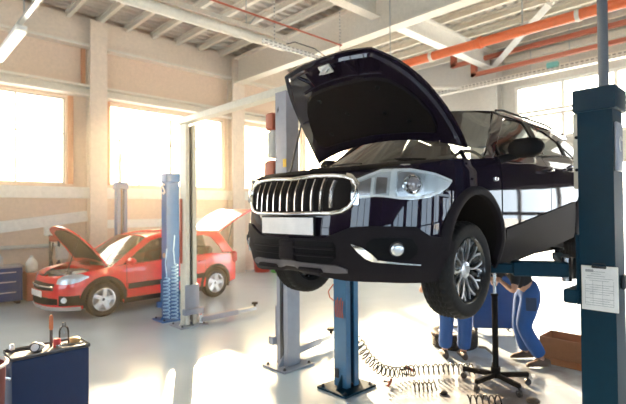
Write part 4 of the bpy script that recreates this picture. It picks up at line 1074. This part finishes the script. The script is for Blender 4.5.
# clipboard
r = thing('clipboard', 'clipboard with printed sheet hung on the right teal post', 'clipboard', (3.64, .955, 1.38))
b = MB(); b.box((-.004, 0, 0), (.006, .225, .31), bev=.002); b.build('board', M_WHITEP, r)
b = MB(); b.box((-.009, 0, -.005), (.002, .21, .292)); pp = b.build('paper', M_PAPER, r)
b = MB()
for i in range(16):
    z = .115 - i * .0155
    if i in (5, 11): continue
    b.box((-.0105, .0 + (.02 if i < 3 else 0), z), (.001, .17 - .05 * (i % 3 == 1) - (.06 if i < 3 else 0), .0028))
for y in (-.085, -.02, .04, .088): b.box((-.0105, y, -.03), (.001, .0016, .17))
b.box((-.0105, .06, .12), (.001, .05, .018)); b.build('printed_form', M_INK, pp)
b = MB(); b.box((-.014, 0, .147), (.012, .09, .016), bev=.004); b.tube([(-.014, -.04, .155), (-.014, -.035, .172), (-.014, .035, .172), (-.014, .04, .155)], .003, 6); b.build('clip', M_DARKM, r)

# jack stand
r = thing('transmission_jack', 'black five-legged jack stand with chrome ram in front of workers', 'jack', (4.95, 2.32, 0), .3)
b = MB(); b.cyl((0, 0, .10), (0, 0, .98), .032, n=20); b.cyl((0, 0, .98), (0, 0, 1.0), .04, n=20); b.cyl((0, 0, .09), (0, 0, .2), .05, n=20); b.build('outer_tube', M_BLACK, r)
b = MB(); b.cyl((0, 0, 1.0), (0, 0, 1.38), .018, n=16); b.build('ram', M_STEEL, r)
b = MB(); b.box((0, 0, 1.39), (.16, .12, .02), bev=.004); b.build('saddle', M_DARKM, r)
b = MB(); b.tube([(.03, .02, .32), (.12, .12, .36), (.19, .20, .34)], .014, 8); b.build('pump_pedal', M_DARKM, r)
for k in range(5):
    a = k * 2 * PI / 5 + .2; c, s_ = math.cos(a), math.sin(a)
    b = MB(); b.box((c * .19, s_ * .19, .115), (.34, .045, .05), rz=a, bev=.008); lg = b.build('leg', M_BLACK, r)
    b = MB(); b.cyl((c * .35, s_ * .35, .10), (c * .35, s_ * .35, .07), .012, n=10); b.tube([(c * .35 - s_ * .014, s_ * .35 + c * .014, .035), (c * .35 + s_ * .014, s_ * .35 - c * .014, .035)], .035, 16); b.box((c * .35, s_ * .35, .055), (.03, .045, .03), rz=a); b.build('caster', M_DARKM, lg)

# navy tool cabinet on casters
ca = math.atan2(-.45, .37)
r = thing('tool_trolley', 'navy blue tool trolley on casters between the two workers', 'tool trolley', (6.79 + .19, 3.16 + .16, 0), ca)
b = MB(); b.box((0, 0, .52), (.66, .42, .80), bev=.012); b.build('cabinet', M_NAVY, r)
for i, (z, hh) in enumerate(((.20, .14), (.36, .14), (.51, .12), (.64, .1), (.75, .1), (.86, .08))):
    b = MB(); b.box((0, .215, z), (.60, .014, hh), bev=.004); d = b.build('drawer', M_NAVY, r)
    b = MB(); b.box((0, .228, z + hh / 2 - .018), (.54, .012, .014), bev=.003); b.build('drawer_handle', M_SILVER, d)
b = MB(); b.box((0, 0, .935), (.68, .44, .03), bev=.008); b.build('worktop', M_BLACK, r)
for sx in (-1, 1):
    for sy in (-1, 1):
        b = MB(); b.cyl((sx * .28 - .015, sy * .17, .05), (sx * .28 + .015, sy * .17, .05), .05, n=18); b.box((sx * .28, sy * .17, .1), (.05, .07, .04), bev=.008); b.build('caster', M_DARKM, r)

# spare wheel lying flat
sw = make_wheel(None, (5.97, 3.40, .107), 1, .325, .23, .215, 'silver'); sw.rotation_euler.x = PI / 2; sw.name = 'spare_wheel'
tag(sw, 'loose wheel with silver rim lying flat behind the standing worker', 'wheel')

# open brown box with a flap on the floor
bxa = -PI / 2
r = thing('cardboard_box', 'long open brown cardboard box on the floor behind right worker', 'box', (6.30, 2.36, 0), bxa)
b = MB(); L_, W_, H_ = 1.15, .42, .27
b.box((L_ / 2, .006, H_ / 2), (L_, .012, H_)); b.box((L_ / 2, W_ - .006, H_ / 2), (L_, .012, H_)); b.box((.006, W_ / 2, H_ / 2), (.012, W_ - .024, H_)); b.box((L_ - .006, W_ / 2, H_ / 2), (.012, W_ - .024, H_)); b.box((L_ / 2, W_ / 2, .006), (L_ - .024, W_ - .024, .012)); b.build('tray', M_CARD, r)
b = MB(); b.box((L_ / 2, -.12, .012), (L_ * .98, .22, .008), rx=.03); b.build('flap', M_CARD, r)

M_TRAY = mat('dull_grey_tray', (.12, .13, .15), .5)
# left foreground cart
r = thing('tool_cart', 'deep blue tool cart in the lower left foreground with tools on top', 'tool cart', (.925, 3.84, 0))
b = MB(); b.box((0, 0, .51), (.50, .26, .83), bev=.012); b.build('cabinet', M_CARTB, r)
b = MB(); b.box((0, 0, .928), (.51, .27, .012)); 
b.grid([[(sx * .255, sy * .135, z) for sx, sy in ((-1, -1), (1, -1), (1, 1), (-1, 1))] for z in (.925, .945)], closed=True); b.build('top_tray', M_TRAY, r)
b = MB(); b.tube([(-.25, -.10, .80), (-.30, -.10, .82), (-.30, .1, .82), (-.25, .1, .80)], .013, 8); b.build('push_handle', M_STEEL, r)
for sx in (-1, 1):
    for sy in (-1, 1):
        b = MB(); b.cyl((sx * .2 - .015, sy * .09, .05), (sx * .2 + .015, sy * .09, .05), .05, n=18); b.box((sx * .2, sy * .09, .09), (.05, .07, .04)); b.build('caster', M_DARKM, r)
TZ = .935
b = MB(); b.lathe([(0, 0), (.036, 0), (.037, .01), (.036, .10), (.030, .125), (.014, .14), (.013, .165), (0, .167)], n=20)
r = tag(b.build('plastic_bottle', M_CLEARP, loc=(1.04, 3.86, TZ)), 'clear plastic bottle standing upright on the blue cart', 'bottle')
r = thing('screwdriver', 'upright screwdriver with orange-brown grip on the blue cart', 'screwdriver', (.955, 3.87, TZ))
b = MB(); b.tube([(0, 0, 0), (0, 0, .13)], [.011, .011], 10); b.build('shaft', M_DARKM, r)
b = MB(); b.tube([(0, 0, .12), (0, 0, .14), (0, 0, .22), (0, 0, .235)], [.01, .015, .014, .008], 12); b.build('grip', mat('orange_brown_grip', (.45, .12, .04), .4), r)
b = MB(); b.lathe([(0, 0), (.026, 0), (.026, .05), (.02, .06), (0, .06)], n=18); tag(b.build('grease_pot', M_REDPL, loc=(.985, 3.83, TZ)), 'small red pot beside the upright screwdriver on the cart', 'pot')
b = MB(); b.lathe([(0, 0), (.03, 0), (.045, .015), (.045, .03), (.03, .045), (0, .05)], n=20); tag(b.build('tape_roll', M_GREYW, loc=(.86, 3.84, TZ)), 'beige roll lying in the middle of the cart top', 'roll')
r = thing('pressure_gauge', 'round dial gauge with dark hose on the left of the cart top', 'gauge', (.80, 3.80, TZ))
b = MB(); b.cyl((.03, -.01, .035), (.03, .015, .035), .034, n=24); b.build('dial_case', M_DARKM, r); b = MB(); b.cyl((.03, -.012, .035), (.03, -.009, .035), .026, n=24); b.build('dial_face', M_PAPER, r)
b = MB(); b.tube([(.0, 0, .03), (-.06, 0, .035), (-.11, .02, .025), (-.14, .03, .04)], [.01, .012, .01, .014], 8); b.build('hose', M_DARKM, r)
r = thing('socket_wrench', 'steel wrench lying beside the clear bottle on the cart', 'wrench', (1.07, 3.77, TZ), 2.9)
b = MB(); b.tube([(-.08, 0, .012), (.07, 0, .012)], [.008, .01], 8); b.build('handle', M_STEEL, r); b = MB(); b.cyl((.085, 0, 0), (.085, 0, .026), .02, n=16); b.build('head', M_STEEL, r)
b = MB(); b.lathe([(0, 0), (.04, 0), (.042, .02), (.03, .032), (0, .036)], n=18); tag(b.build('brass_fitting', mat('dull_brass', (.45, .32, .16), .45, metal=.6), loc=(1.12, 3.88, TZ)), 'dull brass fitting at the right corner of the cart top', 'fitting')
b = MB(); b.lathe([(0, 0), (.018, 0), (.02, .04), (.012, .06), (0, .062)], n=14); tag(b.build('spray_nozzle', M_SILVER, loc=(.71, 3.90, TZ)), 'small silver nozzle at the left corner of the cart top', 'nozzle')
# red bin at frame edge
r = thing('waste_bin', 'dark red bin at the left edge beside the blue cart', 'bin', (.40, 3.42, 0))
b = MB(); b.lathe([(0, 0), (.16, 0), (.19, 1.0), (.20, 1.02), (.185, 1.02), (.16, .05), (0, .05)], n=28); b.build('bucket', mat('dark_red_plastic', (.12, .008, .008), .5), r)
b = MB(); b.tube([(.195 * math.cos(a), .195 * math.sin(a), 1.02) for a in [i * PI / 14 for i in range(28)]], .012, 6, closed=True); b.build('rim', M_GREYW, r)

# back wall bench, machine
r = thing('workbench', 'blue drawer workbench against the left wall at the frame edge', 'workbench', (1.35, 11.70, 0))
b = MB(); b.box((0, 0, .42), (1.85, .55, .70), bev=.01); b.build('cabinet', M_NAVY, r)
b = MB(); b.box((0, 0, .79), (1.9, .6, .04), bev=.006); b.build('worktop', M_SLATE, r)
for sx in (-1, 0, 1):
    for z in (.2, .42, .62):
        b = MB(); b.box((sx * .6, -.28, z), (.56, .014, .18), bev=.004); d = b.build('drawer', M_NAVY, r); b = MB(); b.box((sx * .6, -.295, z + .06), (.4, .016, .016)); b.build('drawer_handle', M_SILVER, d)
for sx in (-1, 1):
    b = MB(); b.box((sx * .85, 0, .035), (.08, .5, .07)); b.build('foot', M_DARKM, r)
b = MB(); b.lathe([(0, 0), (.07, 0), (.07, .16), (.03, .2), (.03, .24), (0, .24)], n=16); tag(b.build('oil_bottle', M_GREYW, loc=(1.9, 11.7, .81)), 'grey bottle on the right end of the blue workbench', 'bottle')
b = MB(); b.box((0, 0, .05), (.3, .2, .1), bev=.01); b.tube([(-.1, 0, .1), (-.1, 0, .16), (.1, 0, .16), (.1, 0, .1)], .01, 6); tag(b.build('tool_box', M_DARKM, loc=(1.35, 11.7, .81)), 'small dark toolbox on the blue workbench', 'toolbox')
r = thing('storage_cabinet', 'low dark red cabinet between workbench and tyre machine', 'cabinet', (2.52, 11.72, 0))
b = MB(); b.box((0, 0, .32), (.32, .5, .60), bev=.01); b.build('cabinet', M_REDST, r); b = MB(); b.box((0, -.255, .32), (.28, .012, .54), bev=.004); b.build('door', M_REDST, r)
b = MB(); b.lathe([(0, 0), (.11, 0), (.12, .05), (.12, .2), (.06, .30), (.035, .32), (.035, .36), (0, .36)], n=18); tag(b.build('washer_fluid_jug', M_WHITEP, loc=(2.50, 11.70, .62)), 'white plastic jug on the low dark red cabinet', 'jug')
r = thing('tyre_changer', 'dark red tyre changing machine with arched arm by the left wall', 'machine', (3.15, 11.55, 0))
b = MB(); b.box((0, .0, .30), (.55, .5, .60), bev=.04); b.build('base', M_REDST, r)
b = MB(); b.box((.24, .16, .85), (.12, .14, 1.1), bev=.02); b.box((.02, .16, 1.34), (.64, .16, .14), bev=.03); b.build('column', M_REDST, r)
b = MB(); b.cyl((-.12, .1, .78), (-.12, .1, 1.34), .028); b.cyl((-.12, .1, .7), (-.12, .1, .8), .05); b.build('mount_head', M_DARKM, r)
b = MB(); b.lathe([(0, .66), (.22, .66), (.24, .63), (.22, .60), (0, .60)], (-.04, 0, 0), n=28); b.build('turntable', M_DARKM, r)
b = MB(); b.box((-.05, .12, 1.0), (.26, .14, .34), bev=.04); b.build('motor_housing', M_GREYW, r)
b = MB(); b.tube([(-.24, .1, 1.25), (-.30, 0, .9), (-.26, -.1, .5), (-.15, -.2, .3)], .016, 8); b.build('hose', M_BLACK, r)
r = thing('red_bin', 'dark red bin on the floor in the far corner', 'bin', (8.9, 11.75, 0))
b = MB(); b.lathe([(0, 0), (.24, 0), (.28, .5), (.29, .52), (.26, .52), (.22, .04), (0, .04)], n=24); b.build('bucket', M_REDPL, r); b = MB(); b.lathe([(0, .6), (.15, .58), (.28, .53), (.285, .50)], n=24); b.build('lid', M_REDPL, r)
b = MB(); b.box((0, 0, .2), (.42, .34, .40), bev=.02); b.box((0, 0, .42), (.46, .38, .05), bev=.01); tag(b.build('green_crate', M_GREEN, loc=(9.15, 11.2, 0)), 'green crate beside the red bin in the far corner', 'crate')

# ------------------------------------------------------------------ people
def skin_mesh(joints, edges, root, sub=2):
    """joints: name->(pos, r) ; returns evaluated mesh verts/faces"""
    names = list(joints); idx = {n_: i for i, n_ in enumerate(names)}
    me = bpy.data.meshes.new('tmp'); me.from_pydata([tuple(joints[n_][0]) for n_ in names], [(idx[a], idx[c]) for a, c in edges], [])
    o = bpy.data.objects.new('tmp', me); COL.objects.link(o)
    sk = o.modifiers.new('s', 'SKIN'); sk.use_smooth_shade = True
    for i, n_ in enumerate(names):
        r = joints[n_][1]; r = r if isinstance(r, tuple) else (r, r); me.skin_vertices[0].data[i].radius = r; me.skin_vertices[0].data[i].use_root = (n_ == root)
    ss_ = o.modifiers.new('u', 'SUBSURF'); ss_.levels = sub; ss_.render_levels = sub
    dg = bpy.context.evaluated_depsgraph_get(); ev = o.evaluated_get(dg); m2 = ev.to_mesh()
    vs = [v.co.copy() for v in m2.vertices]; fs = [tuple(p.vertices) for p in m2.polygons]; ev.to_mesh_clear()
    bpy.data.objects.remove(o); return vs, fs
M_PATCH = mat('dark_denim_patch', (.03, .05, .10), .9)
def person(label, J, face, loc_shoe, sleeves=True, hair=M_HAIR, shirt=M_SHIRT):
    """J: world joints"""
    base = Vector(((J['ankL'][0] + J['ankR'][0]) / 2, (J['ankL'][1] + J['ankR'][1]) / 2, 0))
    r = thing('person', label, 'person', base)
    V = {k: Vector(v) - base for k, v in J.items()}
    f = Vector(face).normalized()
    def mid(a, c, t=.5): return V[a].lerp(V[c], t)
    j = {'pelvis': (V['pelvis'], (.125, .10)), 'waist': (V['pelvis'].lerp(V['chest'], .4), (.115, .09)), 'chest': (V['chest'], (.15, .11)), 'neckb': (V['chest'].lerp(V['neck'], .7), .075), 'neck': (V['neck'], .055), 'skull': (V['head'], .06)}
    e = [('pelvis', 'waist'), ('waist', 'chest'), ('chest', 'neckb'), ('neckb', 'neck'), ('neck', 'skull')]
    for s in 'LR':
        j['hip' + s] = (V['hip' + s], .095); j['thi' + s] = (mid('hip' + s, 'knee' + s, .4), .082); j['knee' + s] = (V['knee' + s], .056); j['calf' + s] = (mid('knee' + s, 'ank' + s, .35), .058); j['ank' + s] = (V['ank' + s], .038); j['toe' + s] = (V['toe' + s], .03)
        e += [('pelvis', 'hip' + s), ('hip' + s, 'thi' + s), ('thi' + s, 'knee' + s), ('knee' + s, 'calf' + s), ('calf' + s, 'ank' + s), ('ank' + s, 'toe' + s)]
        j['sho' + s] = (V['sho' + s], .062); j['uar' + s] = (mid('sho' + s, 'elb' + s), .05); j['elb' + s] = (V['elb' + s], .039); j['far' + s] = (mid('elb' + s, 'wri' + s, .35), .038); j['wri' + s] = (V['wri' + s], .024)
        d = (V['wri' + s] - V['elb' + s]).normalized(); side = d.cross(Vector((0, 0, 1))); side = side.normalized() if side.length > .1 else Vector((1, 0, 0)); dn = side.cross(d).normalized(); dn = -dn if dn.z > 0 else dn
        palm = V['wri' + s] + d * .055; j['palm' + s] = (palm, (.036, .018))
        e += [('chest', 'sho' + s), ('sho' + s, 'uar' + s), ('uar' + s, 'elb' + s), ('elb' + s, 'far' + s), ('far' + s, 'wri' + s), ('wri' + s, 'palm' + s)]
        V['palm' + s] = palm; V['d' + s] = d; V['side' + s] = side; V['dn' + s] = dn
    vs, fs = skin_mesh(j, e, 'pelvis')
    b = MB(); b.add(vs, fs)
    for s in 'LR':
        p, d, sd, dn = V['palm' + s], V['d' + s], V['side' + s], V['dn' + s]
        for k, (o, L) in enumerate(((-.03, .066), (-.01, .076), (.01, .072), (.03, .056))):
            q = p + sd * o; b.tube([q, q + d * .035, q + d * (.035 + L * .45) + dn * .012, q + d * (.03 + L * .75) + dn * .032, q + d * (.03 + L * .8) + dn * .050], [.011, .010, .0095, .008, .005], 8)
        q = p - d * .02 - sd * .028; b.tube([q, q - sd * .02 + d * .025 + dn * .01, q - sd * .022 + d * .055 + dn * .03, q - sd * .012 + d * .07 + dn * .042], [.013, .012, .010, .006], 8)
    # head: ellipsoid with jaw, nose, brow, ears
    u = (V['head'] - V['neck']).normalized(); f2 = (f - u * f.dot(u)).normalized(); l = u.cross(f2)
    H = V['head'] + u * .05 + f2 * .01
    def hd(a, p):
        ca, sa, cp, sp = math.cos(a), math.sin(a), math.cos(p), math.sin(p)
        x, y, z = .095 * cp * ca, .075 * cp * sa, .118 * sp
        if z < 0: y *= 1 - .35 * (-z / .118); x += .012 * (-z / .118)
        nose = math.exp(-((a / .16) ** 2) - (((z + .015) / .028) ** 2)) * .024; eye = -math.exp(-(((abs(a) - .42) / .14) ** 2) - (((z - .012) / .014) ** 2)) * .008; br = math.exp(-((a / .7) ** 2) - (((z - .032) / .012) ** 2)) * .005; mo_ = math.exp(-((a / .3) ** 2) - (((z + .055) / .010) ** 2)) * .005
        x += nose + eye + br + mo_
        return H + f2 * x + l * y + u * z
    rows = [[hd(-PI + 2 * PI * i / 48, -PI / 2 + PI * k / 28) for i in range(48)] for k in range(29)]
    b.grid(rows, closed=True)
    for sg in (-1, 1): b.tube([H + l * sg * .074 - f2 * .005 + u * .02, H + l * sg * .086 - f2 * .012 + u * .01, H + l * sg * .084 - f2 * .008 - u * .015, H + l * sg * .074 - u * .025], [.012, .014, .012, .008], 8)
    b.build('body', M_SKIN, r, angle=80)
    b = MB()
    for sg in (-1, 1):
        c = hd(.40 * sg, .10) - f2 * .002; b.lathe([(0, .007), (.006, .005), (.009, 0)], c, n=10)
    b.build('eyes', M_BLACK, r)
    b = MB(); rr = []
    for k in range(12):
        row = []
        for i in range(36):
            a = -PI + 2 * PI * i / 36; p0 = .42 if abs(a) < .9 else (-.25 if abs(a) > 1.7 else .42 - .67 * (abs(a) - .9) / .8); p = p0 + (PI / 2 - p0) * k / 11
            q = hd(a, p); row.append(q + (q - H).normalized() * (.010 + .004 * math.sin(i * 2.3)))
        rr.append(row)
    b.grid(rr, closed=True); b.build('hair', hair, r, angle=80)
    # trousers
    je = {'pelvis': (V['pelvis'] + Vector((0, 0, .04)), (.165, .135)), 'belly': (V['pelvis'].lerp(V['chest'], .35), (.162, .132))}; ee = [('pelvis', 'belly')]
    for s in 'LR':
        je['hip' + s] = (V['hip' + s], .132); je['t1' + s] = (mid('hip' + s, 'knee' + s, .45), .120); je['knee' + s] = (V['knee' + s], .098); je['c1' + s] = (mid('knee' + s, 'ank' + s, .4), .095); je['hem' + s] = (mid('knee' + s, 'ank' + s, .92), .088)
        ee += [('pelvis', 'hip' + s), ('hip' + s, 't1' + s), ('t1' + s, 'knee' + s), ('knee' + s, 'c1' + s), ('c1' + s, 'hem' + s)]
    vs, fs = skin_mesh(je, ee, 'pelvis'); b = MB(); b.add(vs, fs); tr = b.build('trousers', M_DENIM, r, angle=80)
    for s in 'LR':
        b = MB(); q = mid('hip' + s, 'knee' + s, .25); n_ = Vector((q.x, q.y, 0)) - Vector((V['pelvis'].x, V['pelvis'].y, 0)); n_ = n_.normalized() if n_.length > .01 else Vector((1, 0, 0))
        b.box(q + n_ * .115, (.012, .12, .16), rz=math.atan2(n_.y, n_.x), bev=.005); b.build('pocket', M_PATCH, tr)
    # shirt
    js = {'a': (V['pelvis'].lerp(V['chest'], .15), (.155, .125)), 'w': (V['pelvis'].lerp(V['chest'], .55), (.165, .13)), 'c': (V['chest'], (.19, .145)), 'n': (V['chest'].lerp(V['neck'], .65), .085)}; es = [('a', 'w'), ('w', 'c'), ('c', 'n')]
    for s in 'LR':
        js['s' + s] = (V['sho' + s], .078); js['u' + s] = (mid('sho' + s, 'elb' + s, .45), .066); js['v' + s] = (mid('sho' + s, 'elb' + s, .82), .058); es += [('c', 's' + s), ('s' + s, 'u' + s), ('u' + s, 'v' + s)]
    vs, fs = skin_mesh(js, es, 'c'); b = MB(); b.add(vs, fs); b.build('shirt', shirt, r, angle=80)
    for s in 'LR':
        a, t = V['ank' + s], V['toe' + s]; d = (t - a); d.z = 0; d.normalize(); sd = d.cross(Vector((0, 0, 1)))
        zb = a.z - .075
        b = MB(); rows = []
        for (k, w, h0) in ((-.085, .02, .05), (-.08, .034, .085), (-.03, .042, .105), (.03, .042, .10), (.09, .045, .075), (.15, .046, .058), (.19, .036, .045), (.205, .015, .03)):
            c = a + d * k; rows.append([Vector((c.x, c.y, zb)) + sd * (w * math.cos(q)) + Vector((0, 0, h0 / 2 + h0 / 2 * math.sin(q))) for q in [2 * PI * i / 14 for i in range(14)]])
        b.grid(rows, closed=True); b.add(rows[0], [tuple(range(14))]); b.add(rows[-1], [tuple(range(14))]); b.build('shoe', loc_shoe, r, angle=60)
    return r
def mk(pelvis, lean, right, ankL, ankR, kneeL, kneeR, toe, hands, tl=.46):
    """build the joint table for a stooping figure; lean = unit vector the torso points along"""
    P = Vector(pelvis); ln = Vector(lean).normalized(); R_ = Vector(right).normalized(); Zz = Vector((0, 0, 1))
    ch = P + ln * tl * .78; nk = P + ln * (tl + .07); hd_ = nk + (ln * .8 + Vector(toe) * .25).normalized() * .10
    J = dict(pelvis=P, chest=ch, neck=nk, head=hd_)
    for s, g, ak, kn, hn in (('L', -1, ankL, kneeL, hands[0]), ('R', 1, ankR, kneeR, hands[1])):
        J['hip' + s] = P + R_ * .095 * g - Zz * .05; J['knee' + s] = Vector(kn); J['ank' + s] = Vector(ak); J['toe' + s] = Vector(ak) + Vector(toe) * .13 - Zz * .045
        sh = ch + ln * .09 + R_ * .185 * g; J['sho' + s] = sh; w = Vector(hn); m_ = (sh + w) / 2; L = (w - sh).length; dd = max(.0, (.28 ** 2 - (L / 2) ** 2)) ** .5
        J['elb' + s] = m_ + (Vector((0, 0, -1)) * .8 + R_ * g * .5).normalized() * dd; J['wri' + s] = w
    return J
LD = Vector((-.725, .688, 0))           # towards picture left
# right worker: stooping toward the trolley on his left
J = mk((5.97, 2.36, .92), LD * .55 + Vector((0, 0, .80)), (-.688, -.725, 0), (6.10, 2.45, .085), (5.90, 2.17, .085), (5.93, 2.46, .47), (5.82, 2.37, .47), LD, ((5.86, 2.78, 1.0), (5.66, 2.55, 1.02)), tl=.40)
person('worker in blue overalls and black shirt stooping right of the jack stand', J, LD + Vector((0, 0, -.6)), M_SHOE)
AW = Vector((.60, .60, 0)).normalized()
J = mk((5.43, 3.08, .86), AW * .9 + Vector((0, 0, .42)), (.707, -.707, 0), (5.38, 3.20, .085), (5.50, 3.0, .085), (5.42, 3.19, .48), (5.53, 2.99, .48), AW, ((5.75, 3.68, .92), (5.95, 3.42, .94)))
person('worker seen only by his blue trouser legs under the SUV front wheel', J, AW + Vector((0, 0, -.6)), M_SHOED)

# ------------------------------------------------------------------ light
w = bpy.data.worlds.new('sky'); bpy.context.scene.world = w; w.use_nodes = True; nt = w.node_tree
bg = nt.nodes['Background']
SAZ, SEL = math.radians(46.5 + 14), math.radians(18)
SD = Vector((math.cos(SAZ) * math.cos(SEL), math.sin(SAZ) * math.cos(SEL), math.sin(SEL)))
tc = nt.nodes.new('ShaderNodeTexCoord'); dp = nt.nodes.new('ShaderNodeVectorMath'); dp.operation = 'DOT_PRODUCT'; dp.inputs[1].default_value = SD
nrm = nt.nodes.new('ShaderNodeVectorMath'); nrm.operation = 'NORMALIZE'
nt.links.new(tc.outputs['Generated'], nrm.inputs[0]); nt.links.new(nrm.outputs[0], dp.inputs[0])
cr = nt.nodes.new('ShaderNodeValToRGB')
E_ = cr.color_ramp.elements; E_[0].position = 0; E_[0].color = (.62, .80, 1, 1); E_[1].position = 1; E_[1].color = (1, .74, .42, 1)
e = cr.color_ramp.elements.new(.55); e.color = (.80, .90, 1, 1); e = cr.color_ramp.elements.new(.9); e.color = (1, .88, .70, 1)
mr = nt.nodes.new('ShaderNodeMapRange'); mr.inputs['From Min'].default_value = -1; mr.inputs['From Max'].default_value = 1
nt.links.new(dp.outputs['Value'], mr.inputs['Value']); nt.links.new(mr.outputs[0], cr.inputs['Fac'])
nt.links.new(cr.outputs['Color'], bg.inputs['Color'])
# brighter towards the sun
mr2 = nt.nodes.new('ShaderNodeMapRange'); mr2.inputs['From Min'].default_value = .6; mr2.inputs['From Max'].default_value = 1; mr2.inputs['To Min'].default_value = 5; mr2.inputs['To Max'].default_value = 14
nt.links.new(dp.outputs['Value'], mr2.inputs['Value']); nt.links.new(mr2.outputs[0], bg.inputs['Strength'])
ld = bpy.data.lights.new('sun', 'SUN'); ld.energy = 28; ld.color = (1, .72, .44); ld.angle = math.radians(1.5)
lo = bpy.data.objects.new('sun', ld); COL.objects.link(lo); lo.rotation_euler = SD.to_track_quat('Z', 'Y').to_euler(); lo.location = (8, 30, 15)
# added haze volume, warm tinted, imitating the golden glow by the windows
b = MB(); b.box(((XN + BX) / 2, (YN + WY) / 2, 3.36), (BX - XN - .02, WY - YN - .02, 6.7))
vm = bpy.data.materials.new('glow_haze'); vm.use_nodes = True; vn = vm.node_tree
for n_ in list(vn.nodes): vn.nodes.remove(n_)
vo = vn.nodes.new('ShaderNodeOutputMaterial'); vs = vn.nodes.new('ShaderNodeVolumeScatter'); vs.inputs['Density'].default_value = .005; vs.inputs['Anisotropy'].default_value = .9; vs.inputs['Color'].default_value = (1, .88, .66, 1)
vn.links.new(vs.outputs[0], vo.inputs['Volume'])
hz = b.build('haze', vm); tag(hz, 'thin warm haze added to the workshop air for the golden glow', 'haze', kind='stuff')
sc = bpy.context.scene
sc.view_settings.view_transform = 'Standard'; sc.view_settings.look = 'None'; sc.view_settings.gamma = 1; sc.view_settings.use_curve_mapping = False
sc.view_settings.exposure = 0.7
sc.cycles.max_bounces = 8; sc.cycles.transparent_max_bounces = 24; sc.cycles.volume_bounces = 0; sc.cycles.use_denoising = True; sc.cycles.sample_clamp_indirect = 6
